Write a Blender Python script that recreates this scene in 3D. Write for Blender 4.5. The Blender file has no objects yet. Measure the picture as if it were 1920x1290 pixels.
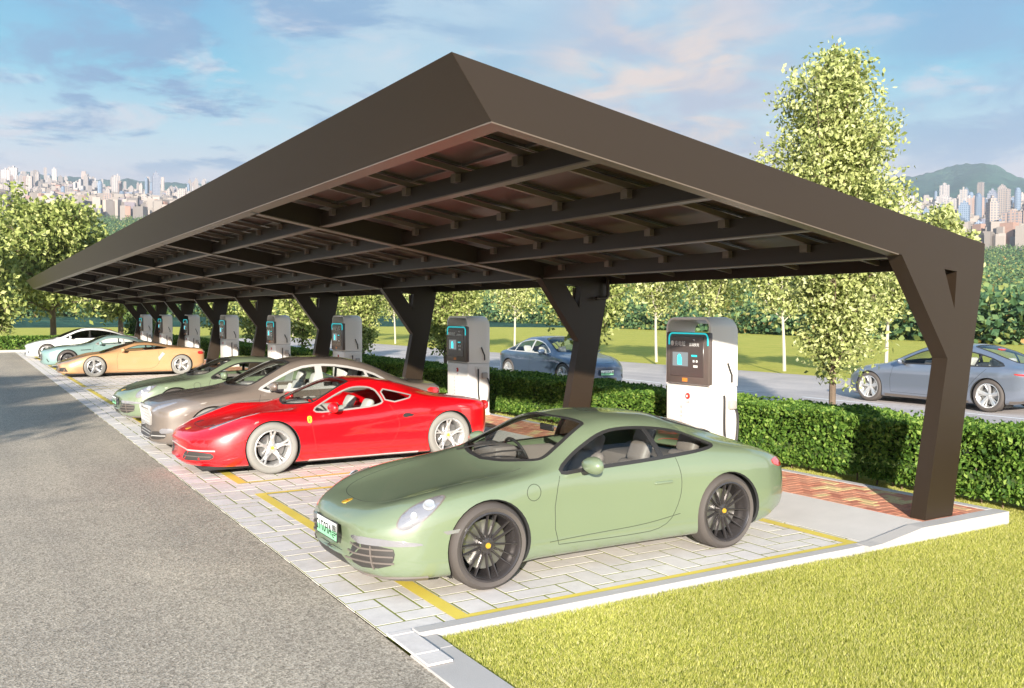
import bpy, bmesh, math, random
import numpy as np
from mathutils import Vector, Matrix, noise as mnoise
from mathutils.bvhtree import BVHTree
from mathutils.geometry import delaunay_2d_cdt
random.seed(7); rng = np.random.default_rng(7)
R = math.radians
sc = bpy.context.scene
COL = sc.collection

# ------------------------------------------------------------------ camera
cam_d = bpy.data.cameras.new('camera'); cam = bpy.data.objects.new('camera', cam_d); COL.objects.link(cam)
cam_d.sensor_width = 36; cam_d.lens = 36*1720/1920; cam_d.clip_start = .1; cam_d.clip_end = 20000
YAW = math.atan(1026/1720); PITCH = math.atan(57/1720)
cam.location = (0, 0, 2.15)
cam.rotation_euler = (math.pi/2-PITCH, 0, -YAW)
sc.camera = cam

# ------------------------------------------------------------------ light and exposure
SUN = Vector((-1.0, -1.42, .48)).normalized()          # towards the sun
SUN_EL = math.asin(SUN.z)
sun_d = bpy.data.lights.new('sun', 'SUN'); sun_d.energy = 5.0; sun_d.angle = R(.7); sun_d.color = (1, .93, .82)
sun = bpy.data.objects.new('sun', sun_d); COL.objects.link(sun)
sun.rotation_euler = (-SUN).to_track_quat('-Z', 'Y').to_euler(); sun.location = (-20, -20, 30)
sc.view_settings.view_transform = 'Standard'; sc.view_settings.look = 'None'
EXPO = 1.66; sc.view_settings.exposure = EXPO; sc.view_settings.gamma = 1

def lin(c):
    return tuple(((v/255+.055)/1.055)**2.4 if v/255 > .04045 else v/255/12.92 for v in c)

def ramp(nt, fac, stops, interp='LINEAR'):
    n = nt.nodes.new('ShaderNodeValToRGB'); n.color_ramp.interpolation = interp
    el = n.color_ramp.elements
    while len(el) < len(stops): el.new(.5)
    for e, (p, c) in zip(el, stops):
        e.position = p; e.color = (*c, 1) if len(c) == 3 else c
    nt.links.new(fac, n.inputs[0]); return n.outputs[0]

def mth(nt, op, a, b=None, c=None):
    n = nt.nodes.new('ShaderNodeMath'); n.operation = op
    for i, v in enumerate((a, b, c)):
        if v is None: continue
        if isinstance(v, (int, float)): n.inputs[i].default_value = v
        else: nt.links.new(v, n.inputs[i])
    return n.outputs[0]

def mixc(nt, fac, a, b, mode='MIX'):
    n = nt.nodes.new('ShaderNodeMix'); n.data_type = 'RGBA'; n.blend_type = mode
    for i, v in ((0, fac), (6, a), (7, b)):
        if isinstance(v, (int, float)): n.inputs[i].default_value = v
        elif isinstance(v, tuple): n.inputs[i].default_value = (*v, 1)
        else: nt.links.new(v, n.inputs[i])
    return n.outputs[2]

def noise(nt, vec, scale, detail=4, rough=.55, dist=0, dim='3D'):
    n = nt.nodes.new('ShaderNodeTexNoise'); n.noise_dimensions = dim
    n.inputs['Scale'].default_value = scale; n.inputs['Detail'].default_value = detail
    n.inputs['Roughness'].default_value = rough; n.inputs['Distortion'].default_value = dist
    if vec is not None: nt.links.new(vec, n.inputs['Vector'])
    return n.outputs[0]

world = bpy.data.worlds.new('World'); sc.world = world; world.use_nodes = True
wt = world.node_tree; wt.nodes.clear()
wo = wt.nodes.new('ShaderNodeOutputWorld'); bg = wt.nodes.new('ShaderNodeBackground')
wt.links.new(bg.outputs[0], wo.inputs[0])
sky = wt.nodes.new('ShaderNodeTexSky'); sky.sky_type = 'NISHITA'; sky.sun_disc = False
sky.sun_elevation = SUN_EL; sky.sun_rotation = math.atan2(SUN.x, SUN.y)
sky.air_density = 1.2; sky.dust_density = 1.5; sky.ozone_density = 1.4
bg.inputs[1].default_value = .12
tc = wt.nodes.new('ShaderNodeTexCoord'); sep = wt.nodes.new('ShaderNodeSeparateXYZ')
wt.links.new(tc.outputs['Generated'], sep.inputs[0])
Zc = sep.outputs[2]
K = 1.14/.12/2**EXPO          # brings a display-linear colour to sky units at this exposure
def sk(c): return tuple(v*K for v in lin(c))
grad = ramp(wt, mth(wt, 'MULTIPLY', Zc, 1.0), [(0, sk((226, 214, 216))), (.13, sk((224, 212, 218))), (.18, sk((176, 214, 226))), (.24, sk((70, 184, 216))), (.34, sk((14, 142, 198))), (.8, sk((84, 140, 190)))])
base = mixc(wt, .95, sky.outputs[0], grad)
# the sky is paler to the middle of the view (thin veil)
div = wt.nodes.new('ShaderNodeVectorMath'); div.operation = 'DIVIDE'
zz = wt.nodes.new('ShaderNodeCombineXYZ'); za = mth(wt, 'ADD', Zc, .10)
for i in range(3): wt.links.new(za, zz.inputs[i])
wt.links.new(tc.outputs['Generated'], div.inputs[0]); wt.links.new(zz.outputs[0], div.inputs[1])
cv = div.outputs[0]
dotn = wt.nodes.new('ShaderNodeVectorMath'); dotn.operation = 'DOT_PRODUCT'
wt.links.new(tc.outputs['Generated'], dotn.inputs[0]); dotn.inputs[1].default_value = (.598, .762, .25)
def dirmask(v, a, b):
    n = wt.nodes.new('ShaderNodeVectorMath'); n.operation = 'DOT_PRODUCT'; wt.links.new(tc.outputs['Generated'], n.inputs[0])
    n.inputs[1].default_value = Vector(v).normalized()[:]; return ramp(wt, n.outputs[1], [(a, (0, 0, 0)), (b, (1, 1, 1))], 'EASE')
def cdir(px, py):
    q = Vector(((px-960)/1720, -(py-645)/1720, -1)); return (cam.rotation_euler.to_matrix() @ q)[:]
n1 = noise(wt, cv, 1.1, 5, .6); n2 = noise(wt, cv, 2.6, 10, .64, .6)
mp = wt.nodes.new('ShaderNodeMapping'); wt.links.new(cv, mp.inputs[0]); mp.inputs[1].default_value = (4.3, 1.7, 0)
n3 = noise(wt, mp.outputs[0], 1.7, 10, .66, .4)
mp2 = wt.nodes.new('ShaderNodeMapping'); wt.links.new(cv, mp2.inputs[0]); mp2.inputs[1].default_value = (1.3, 7.7, 2)
n4 = noise(wt, mp2.outputs[0], 2.1, 9, .62, .3)
veil = mth(wt, 'MULTIPLY', dirmask(cdir(1050, 60), .93, .995), ramp(wt, n1, [(.3, (.3,)*3), (.6, (.75,)*3)]))
base = mixc(wt, veil, base, sk((206, 220, 226)))
hi = mth(wt, 'MULTIPLY', ramp(wt, n2, [(.52, (0, 0, 0)), (.64, (.60,)*3)]), ramp(wt, Zc, [(.10, (0, 0, 0)), (.17, (1, 1, 1))]))
base = mixc(wt, hi, base, sk((226, 216, 220)))
# scattered blue-grey wisps, thicker to the left, and a mauve bank in the middle
wz = ramp(wt, Zc, [(.12, (0, 0, 0)), (.17, (1, 1, 1)), (.30, (.8, .8, .8)), (.5, (.2, .2, .2))])
lo = mth(wt, 'MULTIPLY', mth(wt, 'MULTIPLY', ramp(wt, n3, [(.49, (0, 0, 0)), (.58, (.8,)*3)]), wz), mth(wt, 'ADD', dirmask(cdir(450, 170), .95, .995), .35))
base = mixc(wt, lo, base, sk((92, 148, 194)))
lob = mth(wt, 'MULTIPLY', dirmask(cdir(1290, 150), .982, .998), ramp(wt, n4, [(.40, (0, 0, 0)), (.56, (.85,)*3)]))
base = mixc(wt, lob, base, sk((172, 180, 202)))
loc_ = mth(wt, 'MULTIPLY', dirmask(cdir(1230, 215), .988, .999), ramp(wt, n2, [(.44, (0, 0, 0)), (.60, (.8,)*3)]))
base = mixc(wt, loc_, base, sk((242, 216, 196)))
lod = mth(wt, 'MULTIPLY', dirmask(cdir(1880, 170), .992, .999), ramp(wt, n3, [(.40, (0, 0, 0)), (.56, (.7,)*3)]))
base = mixc(wt, lod, base, sk((100, 150, 196)))
wt.links.new(base, bg.inputs[0])

# ------------------------------------------------------------------ helpers
def tag(o, label=None, cat=None, group=None, kind=None):
    if label: o['label'] = label
    if cat: o['category'] = cat
    if group: o['group'] = group
    if kind: o['kind'] = kind
    return o

def empty(name, loc, rz=0, label=None, cat=None, group=None):
    o = bpy.data.objects.new(name, None); COL.objects.link(o); o.location = loc; o.rotation_euler = (0, 0, rz)
    o.empty_display_size = .2
    return tag(o, label, cat, group)

def link(name, me, mat=None, parent=None):
    o = bpy.data.objects.new(name, me); COL.objects.link(o)
    if mat is not None and not me.materials: me.materials.append(mat)
    if parent is not None: o.parent = parent
    return o

def npmesh(name, V, F, mat=None, parent=None, smooth=False):
    """V (n,3) array, F (m,k) int array, all faces with k corners"""
    V = np.asarray(V, np.float32); F = np.asarray(F, np.int32)
    me = bpy.data.meshes.new(name); k = F.shape[1]
    me.vertices.add(len(V)); me.vertices.foreach_set('co', V.ravel())
    me.loops.add(F.size); me.loops.foreach_set('vertex_index', F.ravel())
    me.polygons.add(len(F)); me.polygons.foreach_set('loop_start', np.arange(0, F.size, k, dtype=np.int32))
    me.polygons.foreach_set('use_smooth', np.full(len(F), smooth))
    me.update(calc_edges=True); me.validate()
    return link(name, me, mat, parent)

class MB:
    def __init__(s): s.v = []; s.f = []; s.sm = []
    def add(s, v, f, smooth=False):
        b = len(s.v); s.v += [tuple(p) for p in v]; s.f += [tuple(i+b for i in q) for q in f]; s.sm += [smooth]*len(f); return s
    def box(s, x0, x1, y0, y1, z0, z1):
        v = [(x, y, z) for z in (z0, z1) for y in (y0, y1) for x in (x0, x1)]
        return s.add(v, [(0, 2, 3, 1), (4, 5, 7, 6), (0, 1, 5, 4), (2, 6, 7, 3), (0, 4, 6, 2), (1, 3, 7, 5)])
    def rbox(s, x0, x1, y0, y1, z0, z1, r=.02, seg=2, rot=None, piv=None, smooth=True):
        bm = bmesh.new(); bmesh.ops.create_cube(bm, size=1)
        for v in bm.verts: v.co = Vector(((x0+x1)/2+v.co.x*(x1-x0), (y0+y1)/2+v.co.y*(y1-y0), (z0+z1)/2+v.co.z*(z1-z0)))
        r = min(r, (x1-x0)*.49, (y1-y0)*.49, (z1-z0)*.49)
        bmesh.ops.bevel(bm, geom=bm.edges[:], offset=r, segments=seg, profile=.5, affect='EDGES')
        if rot is not None:
            p = Vector(piv if piv is not None else ((x0+x1)/2, (y0+y1)/2, (z0+z1)/2))
            for v in bm.verts: v.co = p+rot @ (v.co-p)
        bm.verts.index_update()
        s.add([v.co[:] for v in bm.verts], [[v.index for v in f.verts] for f in bm.faces], smooth); bm.free(); return s
    def prism(s, poly, axis, a, b):
        """poly 2D extruded along axis 'x','y','z' between a and b"""
        def P(p, t):
            return {'x': (t, p[0], p[1]), 'y': (p[0], t, p[1]), 'z': (p[0], p[1], t)}[axis]
        n = len(poly); v = [P(p, a) for p in poly]+[P(p, b) for p in poly]
        f = [tuple(range(n))[::-1], tuple(range(n, 2*n))]+[(i, (i+1) % n, n+(i+1) % n, n+i) for i in range(n)]
        return s.add(v, f)
    def tube(s, pts, rad, n=8, cap=True):
        pts = [Vector(p) for p in pts]; rr = rad if isinstance(rad, (list, tuple)) else [rad]*len(pts)
        v = []; f = []; up = None
        for i, p in enumerate(pts):
            d = (pts[min(i+1, len(pts)-1)]-pts[max(i-1, 0)]).normalized()
            if up is None: up = d.orthogonal().normalized()
            up = (up-d*up.dot(d)).normalized(); w = d.cross(up)
            for k in range(n):
                a = 2*math.pi*k/n; v.append(p+(up*math.cos(a)+w*math.sin(a))*rr[i])
        for i in range(len(pts)-1):
            for k in range(n):
                f.append((i*n+k, i*n+(k+1) % n, (i+1)*n+(k+1) % n, (i+1)*n+k))
        if cap: f += [tuple(range(n))[::-1], tuple(range((len(pts)-1)*n, len(pts)*n))]
        return s.add(v, f, True)
    def lathe(s, prof, n=48, axis='y', c=(0, 0, 0), smooth=True, a0=0, a1=2*math.pi):
        full = abs(a1-a0-2*math.pi) < 1e-6; m = n if full else n+1; v = []; f = []
        for k in range(m):
            a = a0+(a1-a0)*k/n; ca, sa = math.cos(a), math.sin(a)
            for (r, t) in prof:
                v.append({'y': (c[0]+r*ca, c[1]+t, c[2]+r*sa), 'z': (c[0]+r*ca, c[1]+r*sa, c[2]+t), 'x': (c[0]+t, c[1]+r*ca, c[2]+r*sa)}[axis])
        L = len(prof)
        for k in range(n):
            k2 = (k+1) % m
            for i in range(L-1): f.append((k*L+i, k*L+i+1, k2*L+i+1, k2*L+i))
        return s.add(v, f, smooth)
    def build(s, name, mat=None, parent=None, fix=True):
        me = bpy.data.meshes.new(name); me.from_pydata(s.v, [], s.f)
        me.polygons.foreach_set('use_smooth', s.sm)
        if fix:
            bm = bmesh.new(); bm.from_mesh(me); bmesh.ops.recalc_face_normals(bm, faces=bm.faces[:])
            for e in bm.edges:
                if len(e.link_faces) == 2 and e.calc_face_angle(0) > .7: e.smooth = False
            bm.to_mesh(me); bm.free()
        me.update(); return link(name, me, mat, parent)

# ------------------------------------------------------------------ materials
def mat(name, col=(.5, .5, .5), rough=.5, metal=0, coat=0, spec=.5, emit=None, es=0, trans=0, bump=0, bscale=200, var=0):
    m = bpy.data.materials.new(name); m.use_nodes = True; nt = m.node_tree; b = nt.nodes['Principled BSDF']
    b.inputs['Base Color'].default_value = (*col, 1); b.inputs['Roughness'].default_value = rough
    b.inputs['Metallic'].default_value = metal; b.inputs['Coat Weight'].default_value = coat; b.inputs['Coat Roughness'].default_value = .03; b.inputs['Coat IOR'].default_value = 1.7
    b.inputs['Specular IOR Level'].default_value = spec; b.inputs['Transmission Weight'].default_value = trans
    if emit: b.inputs['Emission Color'].default_value = (*emit, 1); b.inputs['Emission Strength'].default_value = es
    if bump or var:
        tcn = nt.nodes.new('ShaderNodeTexCoord'); nz = noise(nt, tcn.outputs['Object'], bscale, 5, .6)
        if bump:
            bp = nt.nodes.new('ShaderNodeBump'); bp.inputs['Strength'].default_value = bump; bp.inputs['Distance'].default_value = .01
            nt.links.new(nz, bp.inputs['Height']); nt.links.new(bp.outputs[0], b.inputs['Normal'])
        if var:
            n2 = noise(nt, tcn.outputs['Object'], 1.7, 6, .65)
            f = ramp(nt, n2, [(.3, (1-var,)*3), (.7, (1+var,)*3)])
            nt.links.new(mixc(nt, 1.0, col, f, 'MULTIPLY'), b.inputs['Base Color'])
    return m

def glass(name, tint=(.9, .93, .92), refl=.06, dark=0.0):
    m = bpy.data.materials.new(name); m.use_nodes = True; nt = m.node_tree; nt.nodes.clear()
    o = nt.nodes.new('ShaderNodeOutputMaterial'); t = nt.nodes.new('ShaderNodeBsdfTransparent'); g = nt.nodes.new('ShaderNodeBsdfGlossy')
    t.inputs[0].default_value = (*tint, 1); g.inputs['Roughness'].default_value = .01
    lw = nt.nodes.new('ShaderNodeLayerWeight'); lw.inputs[0].default_value = .5
    mx = nt.nodes.new('ShaderNodeMixShader'); nt.links.new(mth(nt, 'MULTIPLY_ADD', mth(nt, 'POWER', lw.outputs['Facing'], 4.0), .8, refl), mx.inputs[0])
    nt.links.new(t.outputs[0], mx.inputs[1]); nt.links.new(g.outputs[0], mx.inputs[2]); nt.links.new(mx.outputs[0], o.inputs[0])
    return m

def island_mat(name, stops, rough=.7, nscale=30, namt=.15, bump=.2, transl=None, rescale=None):
    """colour chosen per loose piece (leaf, block), plus fine grain"""
    m = bpy.data.materials.new(name); m.use_nodes = True; nt = m.node_tree; b = nt.nodes['Principled BSDF']
    b.inputs['Roughness'].default_value = rough; b.inputs['Specular IOR Level'].default_value = .3
    g = nt.nodes.new('ShaderNodeNewGeometry'); tcn = nt.nodes.new('ShaderNodeTexCoord')
    c = ramp(nt, g.outputs['Random Per Island'], stops)
    if namt:
        nz = noise(nt, tcn.outputs['Object'], nscale, 6, .7)
        c = mixc(nt, 1.0, c, ramp(nt, nz, [(.3, (1-namt,)*3), (.7, (1+namt*.6,)*3)]), 'MULTIPLY')
        if bump:
            bp = nt.nodes.new('ShaderNodeBump'); bp.inputs['Strength'].default_value = bump; bp.inputs['Distance'].default_value = .01
            nt.links.new(nz, bp.inputs['Height']); nt.links.new(bp.outputs[0], b.inputs['Normal'])
    nt.links.new(c, b.inputs['Base Color'])
    if transl:
        tr = nt.nodes.new('ShaderNodeBsdfTranslucent'); nt.links.new(c, tr.inputs[0])
        mx = nt.nodes.new('ShaderNodeMixShader'); mx.inputs[0].default_value = transl
        out = nt.nodes['Material Output']; nt.links.new(b.outputs[0], mx.inputs[1]); nt.links.new(tr.outputs[0], mx.inputs[2]); nt.links.new(mx.outputs[0], out.inputs[0])
    return m

# ------------------------------------------------------------------ ground
def asphalt_mat(name, c0, c1, c2):
    m = bpy.data.materials.new(name); m.use_nodes = True; nt = m.node_tree; b = nt.nodes['Principled BSDF']
    b.inputs['Roughness'].default_value = .85; b.inputs['Specular IOR Level'].default_value = .25
    t = nt.nodes.new('ShaderNodeTexCoord').outputs['Object']
    v = nt.nodes.new('ShaderNodeTexVoronoi'); v.inputs['Scale'].default_value = 62; nt.links.new(t, v.inputs['Vector'])
    grain = ramp(nt, v.outputs['Color'], [(.15, c0), (.5, c1), (.9, c2)])
    n2 = noise(nt, t, 105, 3, .75)
    c = mixc(nt, .55, grain, ramp(nt, n2, [(.36, c0), (.5, c1), (.64, c2)]))
    big = noise(nt, t, .35, 8, .68, .6)
    c = mixc(nt, 1.0, c, ramp(nt, big, [(.3, (.80, .80, .81)), (.7, (1.12, 1.10, 1.07))]), 'MULTIPLY')
    mpn = nt.nodes.new('ShaderNodeMapping'); nt.links.new(t, mpn.inputs[0]); mpn.inputs[3].default_value = (1.1, .05, 1)
    c = mixc(nt, 1.0, c, ramp(nt, noise(nt, mpn.outputs[0], 1.0, 5, .6, .2), [(.35, (.88, .88, .89)), (.6, (1.05, 1.05, 1.04))]), 'MULTIPLY')
    nt.links.new(c, b.inputs['Base Color'])
    bp = nt.nodes.new('ShaderNodeBump'); bp.inputs['Strength'].default_value = .5; bp.inputs['Distance'].default_value = .006
    nt.links.new(mth(nt, 'ADD', v.outputs['Distance'], n2), bp.inputs['Height']); nt.links.new(bp.outputs[0], b.inputs['Normal'])
    return m
M = {}
M['asphalt'] = asphalt_mat('asphalt', (.17, .145, .112), (.46, .39, .305), (.88, .77, .62))
M['road'] = asphalt_mat('road', (.42, .375, .36), (.55, .50, .48), (.68, .62, .60))
M['concrete'] = mat('concrete', (.62, .585, .55), .8, bump=.25, bscale=90, var=.07)
M['kerb'] = mat('kerb', (.50, .47, .445), .8, bump=.2, bscale=120, var=.06)
M['paver'] = island_mat('paver', [(0, (.70, .645, .61)), (.5, (.74, .685, .65)), (1, (.78, .725, .69))], .75, 9, .09, .25)
_nt = M['paver'].node_tree; _b = _nt.nodes['Principled BSDF']; _src = _b.inputs['Base Color'].links[0].from_socket
_t = _nt.nodes.new('ShaderNodeTexCoord').outputs['Object']
_nt.links.new(mixc(_nt, 1.0, _src, ramp(_nt, noise(_nt, _t, 1.3, 8, .7, .5), [(.30, (.86, .85, .82)), (.52, (1, 1, 1)), (.7, (1.04, 1.04, 1.03))]), 'MULTIPLY'), _b.inputs['Base Color'])
M['joint'] = mat('joint', (.22, .24, .04), .95, bump=.6, bscale=300, var=.25)
M['brick'] = island_mat('brick', [(0, (.52, .19, .12)), (.4, (.62, .26, .16)), (.78, (.66, .33, .21)), (.82, (.72, .52, .25)), (1, (.75, .56, .28))], .8, 40, .2, .3)
M['mortar'] = mat('mortar', (.35, .22, .16), .95)
M['yellow'] = mat('line_paint', (.80, .62, .10), .6, bump=.15, bscale=150, var=.10)
M['white_line'] = mat('white_line', (.78, .78, .78), .6)

def lawn_mat():
    m = bpy.data.materials.new('lawn'); m.use_nodes = True; nt = m.node_tree; b = nt.nodes['Principled BSDF']
    b.inputs['Roughness'].default_value = .95; b.inputs['Specular IOR Level'].default_value = .1
    t = nt.nodes.new('ShaderNodeTexCoord').outputs['Object']
    c = ramp(nt, noise(nt, t, 60, 4, .75), [(.3, (.27, .28, .04)), (.5, (.50, .47, .10)), (.72, (.70, .63, .21))])
    c = mixc(nt, 1.0, c, ramp(nt, noise(nt, t, .7, 7, .65, .8), [(.3, (.80, .88, .70)), (.7, (1.12, 1.06, 1.03))]), 'MULTIPLY')
    nt.links.new(c, b.inputs['Base Color'])
    bp = nt.nodes.new('ShaderNodeBump'); bp.inputs['Strength'].default_value = .6; bp.inputs['Distance'].default_value = .02
    nt.links.new(noise(nt, t, 90, 4, .8), bp.inputs['Height']); nt.links.new(bp.outputs[0], b.inputs['Normal'])
    return m
M['lawn'] = lawn_mat()

# terrain heights: direction (azimuth as pixel column) and distance give the height
def px_az(px): return YAW+math.atan((px-960)/1720)      # azimuth from +Y towards +X
PROF_L = [(0, 0), (120, 0), (180, .2), (320, 9), (800, 68), (1300, 122), (1700, 168), (2400, 252), (3600, 425), (5000, 665), (6000, 680)]
PROF_R = [(0, 0), (75, -.2), (160, -.3), (210, 3), (330, 11), (520, 22), (900, 54), (1500, 96), (2300, 215), (3400, 370), (4600, 600), (6000, 600)]
def interp(P, r):
    return float(np.interp(r, [p[0] for p in P], [p[1] for p in P]))
def terrain_h(az, r):
    t = min(max((az-px_az(500))/(px_az(1500)-px_az(500)), 0), 1); t = t*t*(3-2*t)
    h = interp(PROF_L, r)*(1-t)+interp(PROF_R, r)*t
    if r > 150:
        k = min((r-150)/600, 1)
        h += k*r*.005*mnoise.fractal((r*math.sin(az)/420, r*math.cos(az)/420, 3.1), 1, 2, 5)
    if r > 3300:
        k = min((r-3300)/1200, 1); px = 960+1720*math.tan(min(max(az-YAW, -1.2), 1.2))
        h += k*34*mnoise.fractal((r*math.sin(az)/260, r*math.cos(az)/260, 9.1), .8, 2.1, 6)
        ridge = mnoise.fractal((az*9, 0, 5.5), 1, 2, 6)*.018*r
        pk = math.exp(-((px-1812)/45)**2)*92+math.exp(-((px-1862)/34)**2)*64+math.exp(-((px-1730)/70)**2)*40-25*math.exp(-((px-1950)/60)**2)
        h += k*(ridge*.25+.55*pk*(1 if r < 5200 else .3))
    return h
def terrain_sheet(name, rs, az0, az1, n, material):
    V = []; F = []
    for r in rs:
        for j in range(n+1):
            az = az0+(az1-az0)*j/n; z = terrain_h(az, r)
            if r < 140: z -= .02
            V.append((r*math.sin(az), r*math.cos(az), z))
    for i in range(len(rs)-1):
        for j in range(n):
            a = i*(n+1)+j; F.append((a, a+1, a+n+2, a+n+1))
    o = npmesh(name, V, F, material, None, True); return tag(o, kind='structure')
terrain_sheet('lawn_ground', [.01, 3, 6, 10, 15, 20, 30, 40, 50, 60, 70, 80, 90, 100, 110, 120, 130, 140, 150, 160], -math.pi, math.pi, 180, M['lawn'])

def hill_mat():
    m = bpy.data.materials.new('hill'); m.use_nodes = True; nt = m.node_tree; b = nt.nodes['Principled BSDF']
    b.inputs['Roughness'].default_value = .95; b.inputs['Specular IOR Level'].default_value = .05
    t = nt.nodes.new('ShaderNodeTexCoord').outputs['Object']
    c = ramp(nt, noise(nt, t, .06, 8, .75), [(.3, (.014, .045, .045)), (.5, (.03, .08, .07)), (.66, (.07, .12, .08)), (.8, (.14, .14, .09))])
    g = ramp(nt, noise(nt, t, .008, 5, .6), [(.45, (0, 0, 0)), (.6, (1, 1, 1))])
    c = mixc(nt, g, c, mixc(nt, 1.0, c, (1.6, 1.5, 1.3), 'MULTIPLY'))
    nt.links.new(c, b.inputs['Base Color'])
    bp = nt.nodes.new('ShaderNodeBump'); bp.inputs['Strength'].default_value = 1; bp.inputs['Distance'].default_value = 12
    nt.links.new(noise(nt, t, .03, 8, .7), bp.inputs['Height']); nt.links.new(bp.outputs[0], b.inputs['Normal'])
    return m
M['hill'] = hill_mat()
terrain_sheet('hills', [150, 180, 220, 270, 330, 400, 480, 570, 680, 800, 950, 1100, 1300, 1500, 1700, 1900, 2100, 2300, 2500, 2800, 3100, 3300, 3400, 3500, 3600, 3700, 3800, 3900, 4000, 4100, 4200, 4300, 4400, 4500, 4600, 4750, 4900, 5100, 5300, 5500, 5700], px_az(-300), px_az(2150), 700, M['hill'])

YE, XA, YF = 5.55, 2.36, 57.5     # near end of the paving, asphalt edge, far end
def sheet(name, x0, x1, y0, y1, z, m):
    o = npmesh(name, [(x0, y0, z), (x1, y0, z), (x1, y1, z), (x0, y1, z)], [(0, 1, 2, 3)], m); return tag(o, kind='structure')
sheet('asphalt_road', -30, XA, -8, YF+.4, .004, M['asphalt'])
# kerb band between the road and the lawn, and along the end of the paving
mb = MB(); mb.rbox(XA, 2.665, -6, YE-.345, -.05, .016, .006, 1, smooth=False); mb.rbox(XA+.185, 2.665, YE-.343, YE-.092, -.05, .016, .003, 1, smooth=False); mb.rbox(XA+.18, 6.995, YE-.09, YE+.035, -.05, .040, .01, 1, smooth=False)
tag(mb.build('kerb', M['kerb']), kind='structure')
# joints plane
sheet('paving_joints', XA, 7.16, YE-.09, YF, .0182, M['joint'])

def herringbone(x0, x1, y0, y1, ax, ay, z0, z1, gap, zf=None):
    """2:1 herringbone blocks clipped to the rectangle"""
    V = []; F = []; nx = int((x1-x0)/ax)+3; ny = int((y1-y0)/ay)+3
    for i in range(-2, nx):
        for j in range(-2, ny):
            k = (i-j) % 4
            if k == 0: a, b, c, d = i, i+2, j, j+1
            elif k == 3: a, b, c, d = i, i+1, j, j+2
            else: continue
            X0, X1, Y0, Y1 = x0+a*ax+gap, x0+b*ax-gap, y0+c*ay+gap, y0+d*ay-gap
            X0 = max(X0, x0+.004); X1 = min(X1, x1-.004); Y0 = max(Y0, y0+.004); Y1 = min(Y1, y1-.004)
            if X1-X0 < .03 or Y1-Y0 < .03: continue
            dz = random.uniform(-.0015, .0015); e = .0025; B = len(V)
            for (xx, yy, zz) in ((X0, Y0, z0), (X1, Y0, z0), (X1, Y1, z0), (X0, Y1, z0), (X0+e, Y0+e, z1+dz), (X1-e, Y0+e, z1+dz), (X1-e, Y1-e, z1+dz), (X0+e, Y1-e, z1+dz)):
                V.append((xx, yy, zz+(zf(xx) if zf else 0)))
            F += [(B+4, B+5, B+6, B+7), (B, B+1, B+5, B+4), (B+1, B+2, B+6, B+5), (B+2, B+3, B+7, B+6), (B+3, B, B+4, B+7)]
    return V, F
V, F = herringbone(XA, 7.16, YE+.045, YF, .228, .19, .006, .020, .0075)
tag(npmesh('block_paving', V, F, M['paver']), kind='structure')
# a few blocks run on in front of the kerb
V, F = herringbone(XA, XA+.18, YE-.6, YE+.04, .228, .19, .02, .034, .0052)
tag(npmesh('block_paving', V, F, M['paver']), kind='structure')
# concrete ramp and raised island
tag(MB().prism([(7.16, 0), (7.16, .022), (8.0, .12), (8.0, 0)], 'y', YE-.05, YF).build('concrete_apron', M['concrete']), kind='structure')
mb = MB(); mb.prism([(7.0, -.06), (7.0, .040), (7.18, .047), (7.76, .125), (9.16, .125), (9.16, -.06)], 'y', YE-.14, YE+.02)
mb.rbox(9.04, 9.16, YE+.03, YF, -.06, .125, .008, 1, smooth=False)
tag(mb.build('island_kerb', M['kerb']), kind='structure')
tag(MB().box(8.0, 9.04, YE+.02, YF, -.05, .108).build('island_base', M['mortar']), kind='structure')
V, F = herringbone(8.0, 9.04, YE+.02, YF, .105, .105, .108, .121, .0025)
tag(npmesh('brick_paving', V, F, M['brick']), kind='structure')
# markings
mb = MB()
def ln(x0, x1, y0, y1, z=.0245): mb.add([(x0, y0, z), (x1, y0, z), (x1, y1, z), (x0, y1, z)], [(0, 1, 2, 3)])
bays = [(5.612, 10.8), (11.55, 16.6), (17.35, 22.4), (23.2, 28.3), (29.1, 34.2), (35, 40.1), (40.9, 46), (46.8, 51.9)]
for a, b in bays:
    ln(2.90, 3.02, a, b); ln(6.98, 7.10, a, b)
    ln(3.021, 6.979, a, a+.07); ln(3.021, 6.979, b-.085, b)
tag(mb.build('parking_lines', M['yellow'], fix=False), kind='structure')
# far kerb, road behind the hedge
mb = MB(); mb.rbox(-30, 9.2, YF+.45, YF+.75, -.05, .12, .01, 1, smooth=False)
tag(mb.build('far_kerb', M['kerb']), kind='structure')
tag(npmesh('back_road', [(13.0, -30, .004), (25.2, -30, .004), (25.2, 80, .004), (13.0, 80, .004)], [(0, 1, 2, 3)], M['road']), kind='structure')
sheet('cross_road', -60, 12.999, 68, 80, .004, M['road'])
mb = MB()
for y in range(-2, 60, 4):
    mb.add([(18.42, y, .009), (18.55, y, .009), (18.55, y+2.4, .009), (18.42, y+2.4, .009)], [(0, 1, 2, 3)])
tag(mb.build('road_lines', M['white_line'], fix=False), kind='structure')

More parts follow.
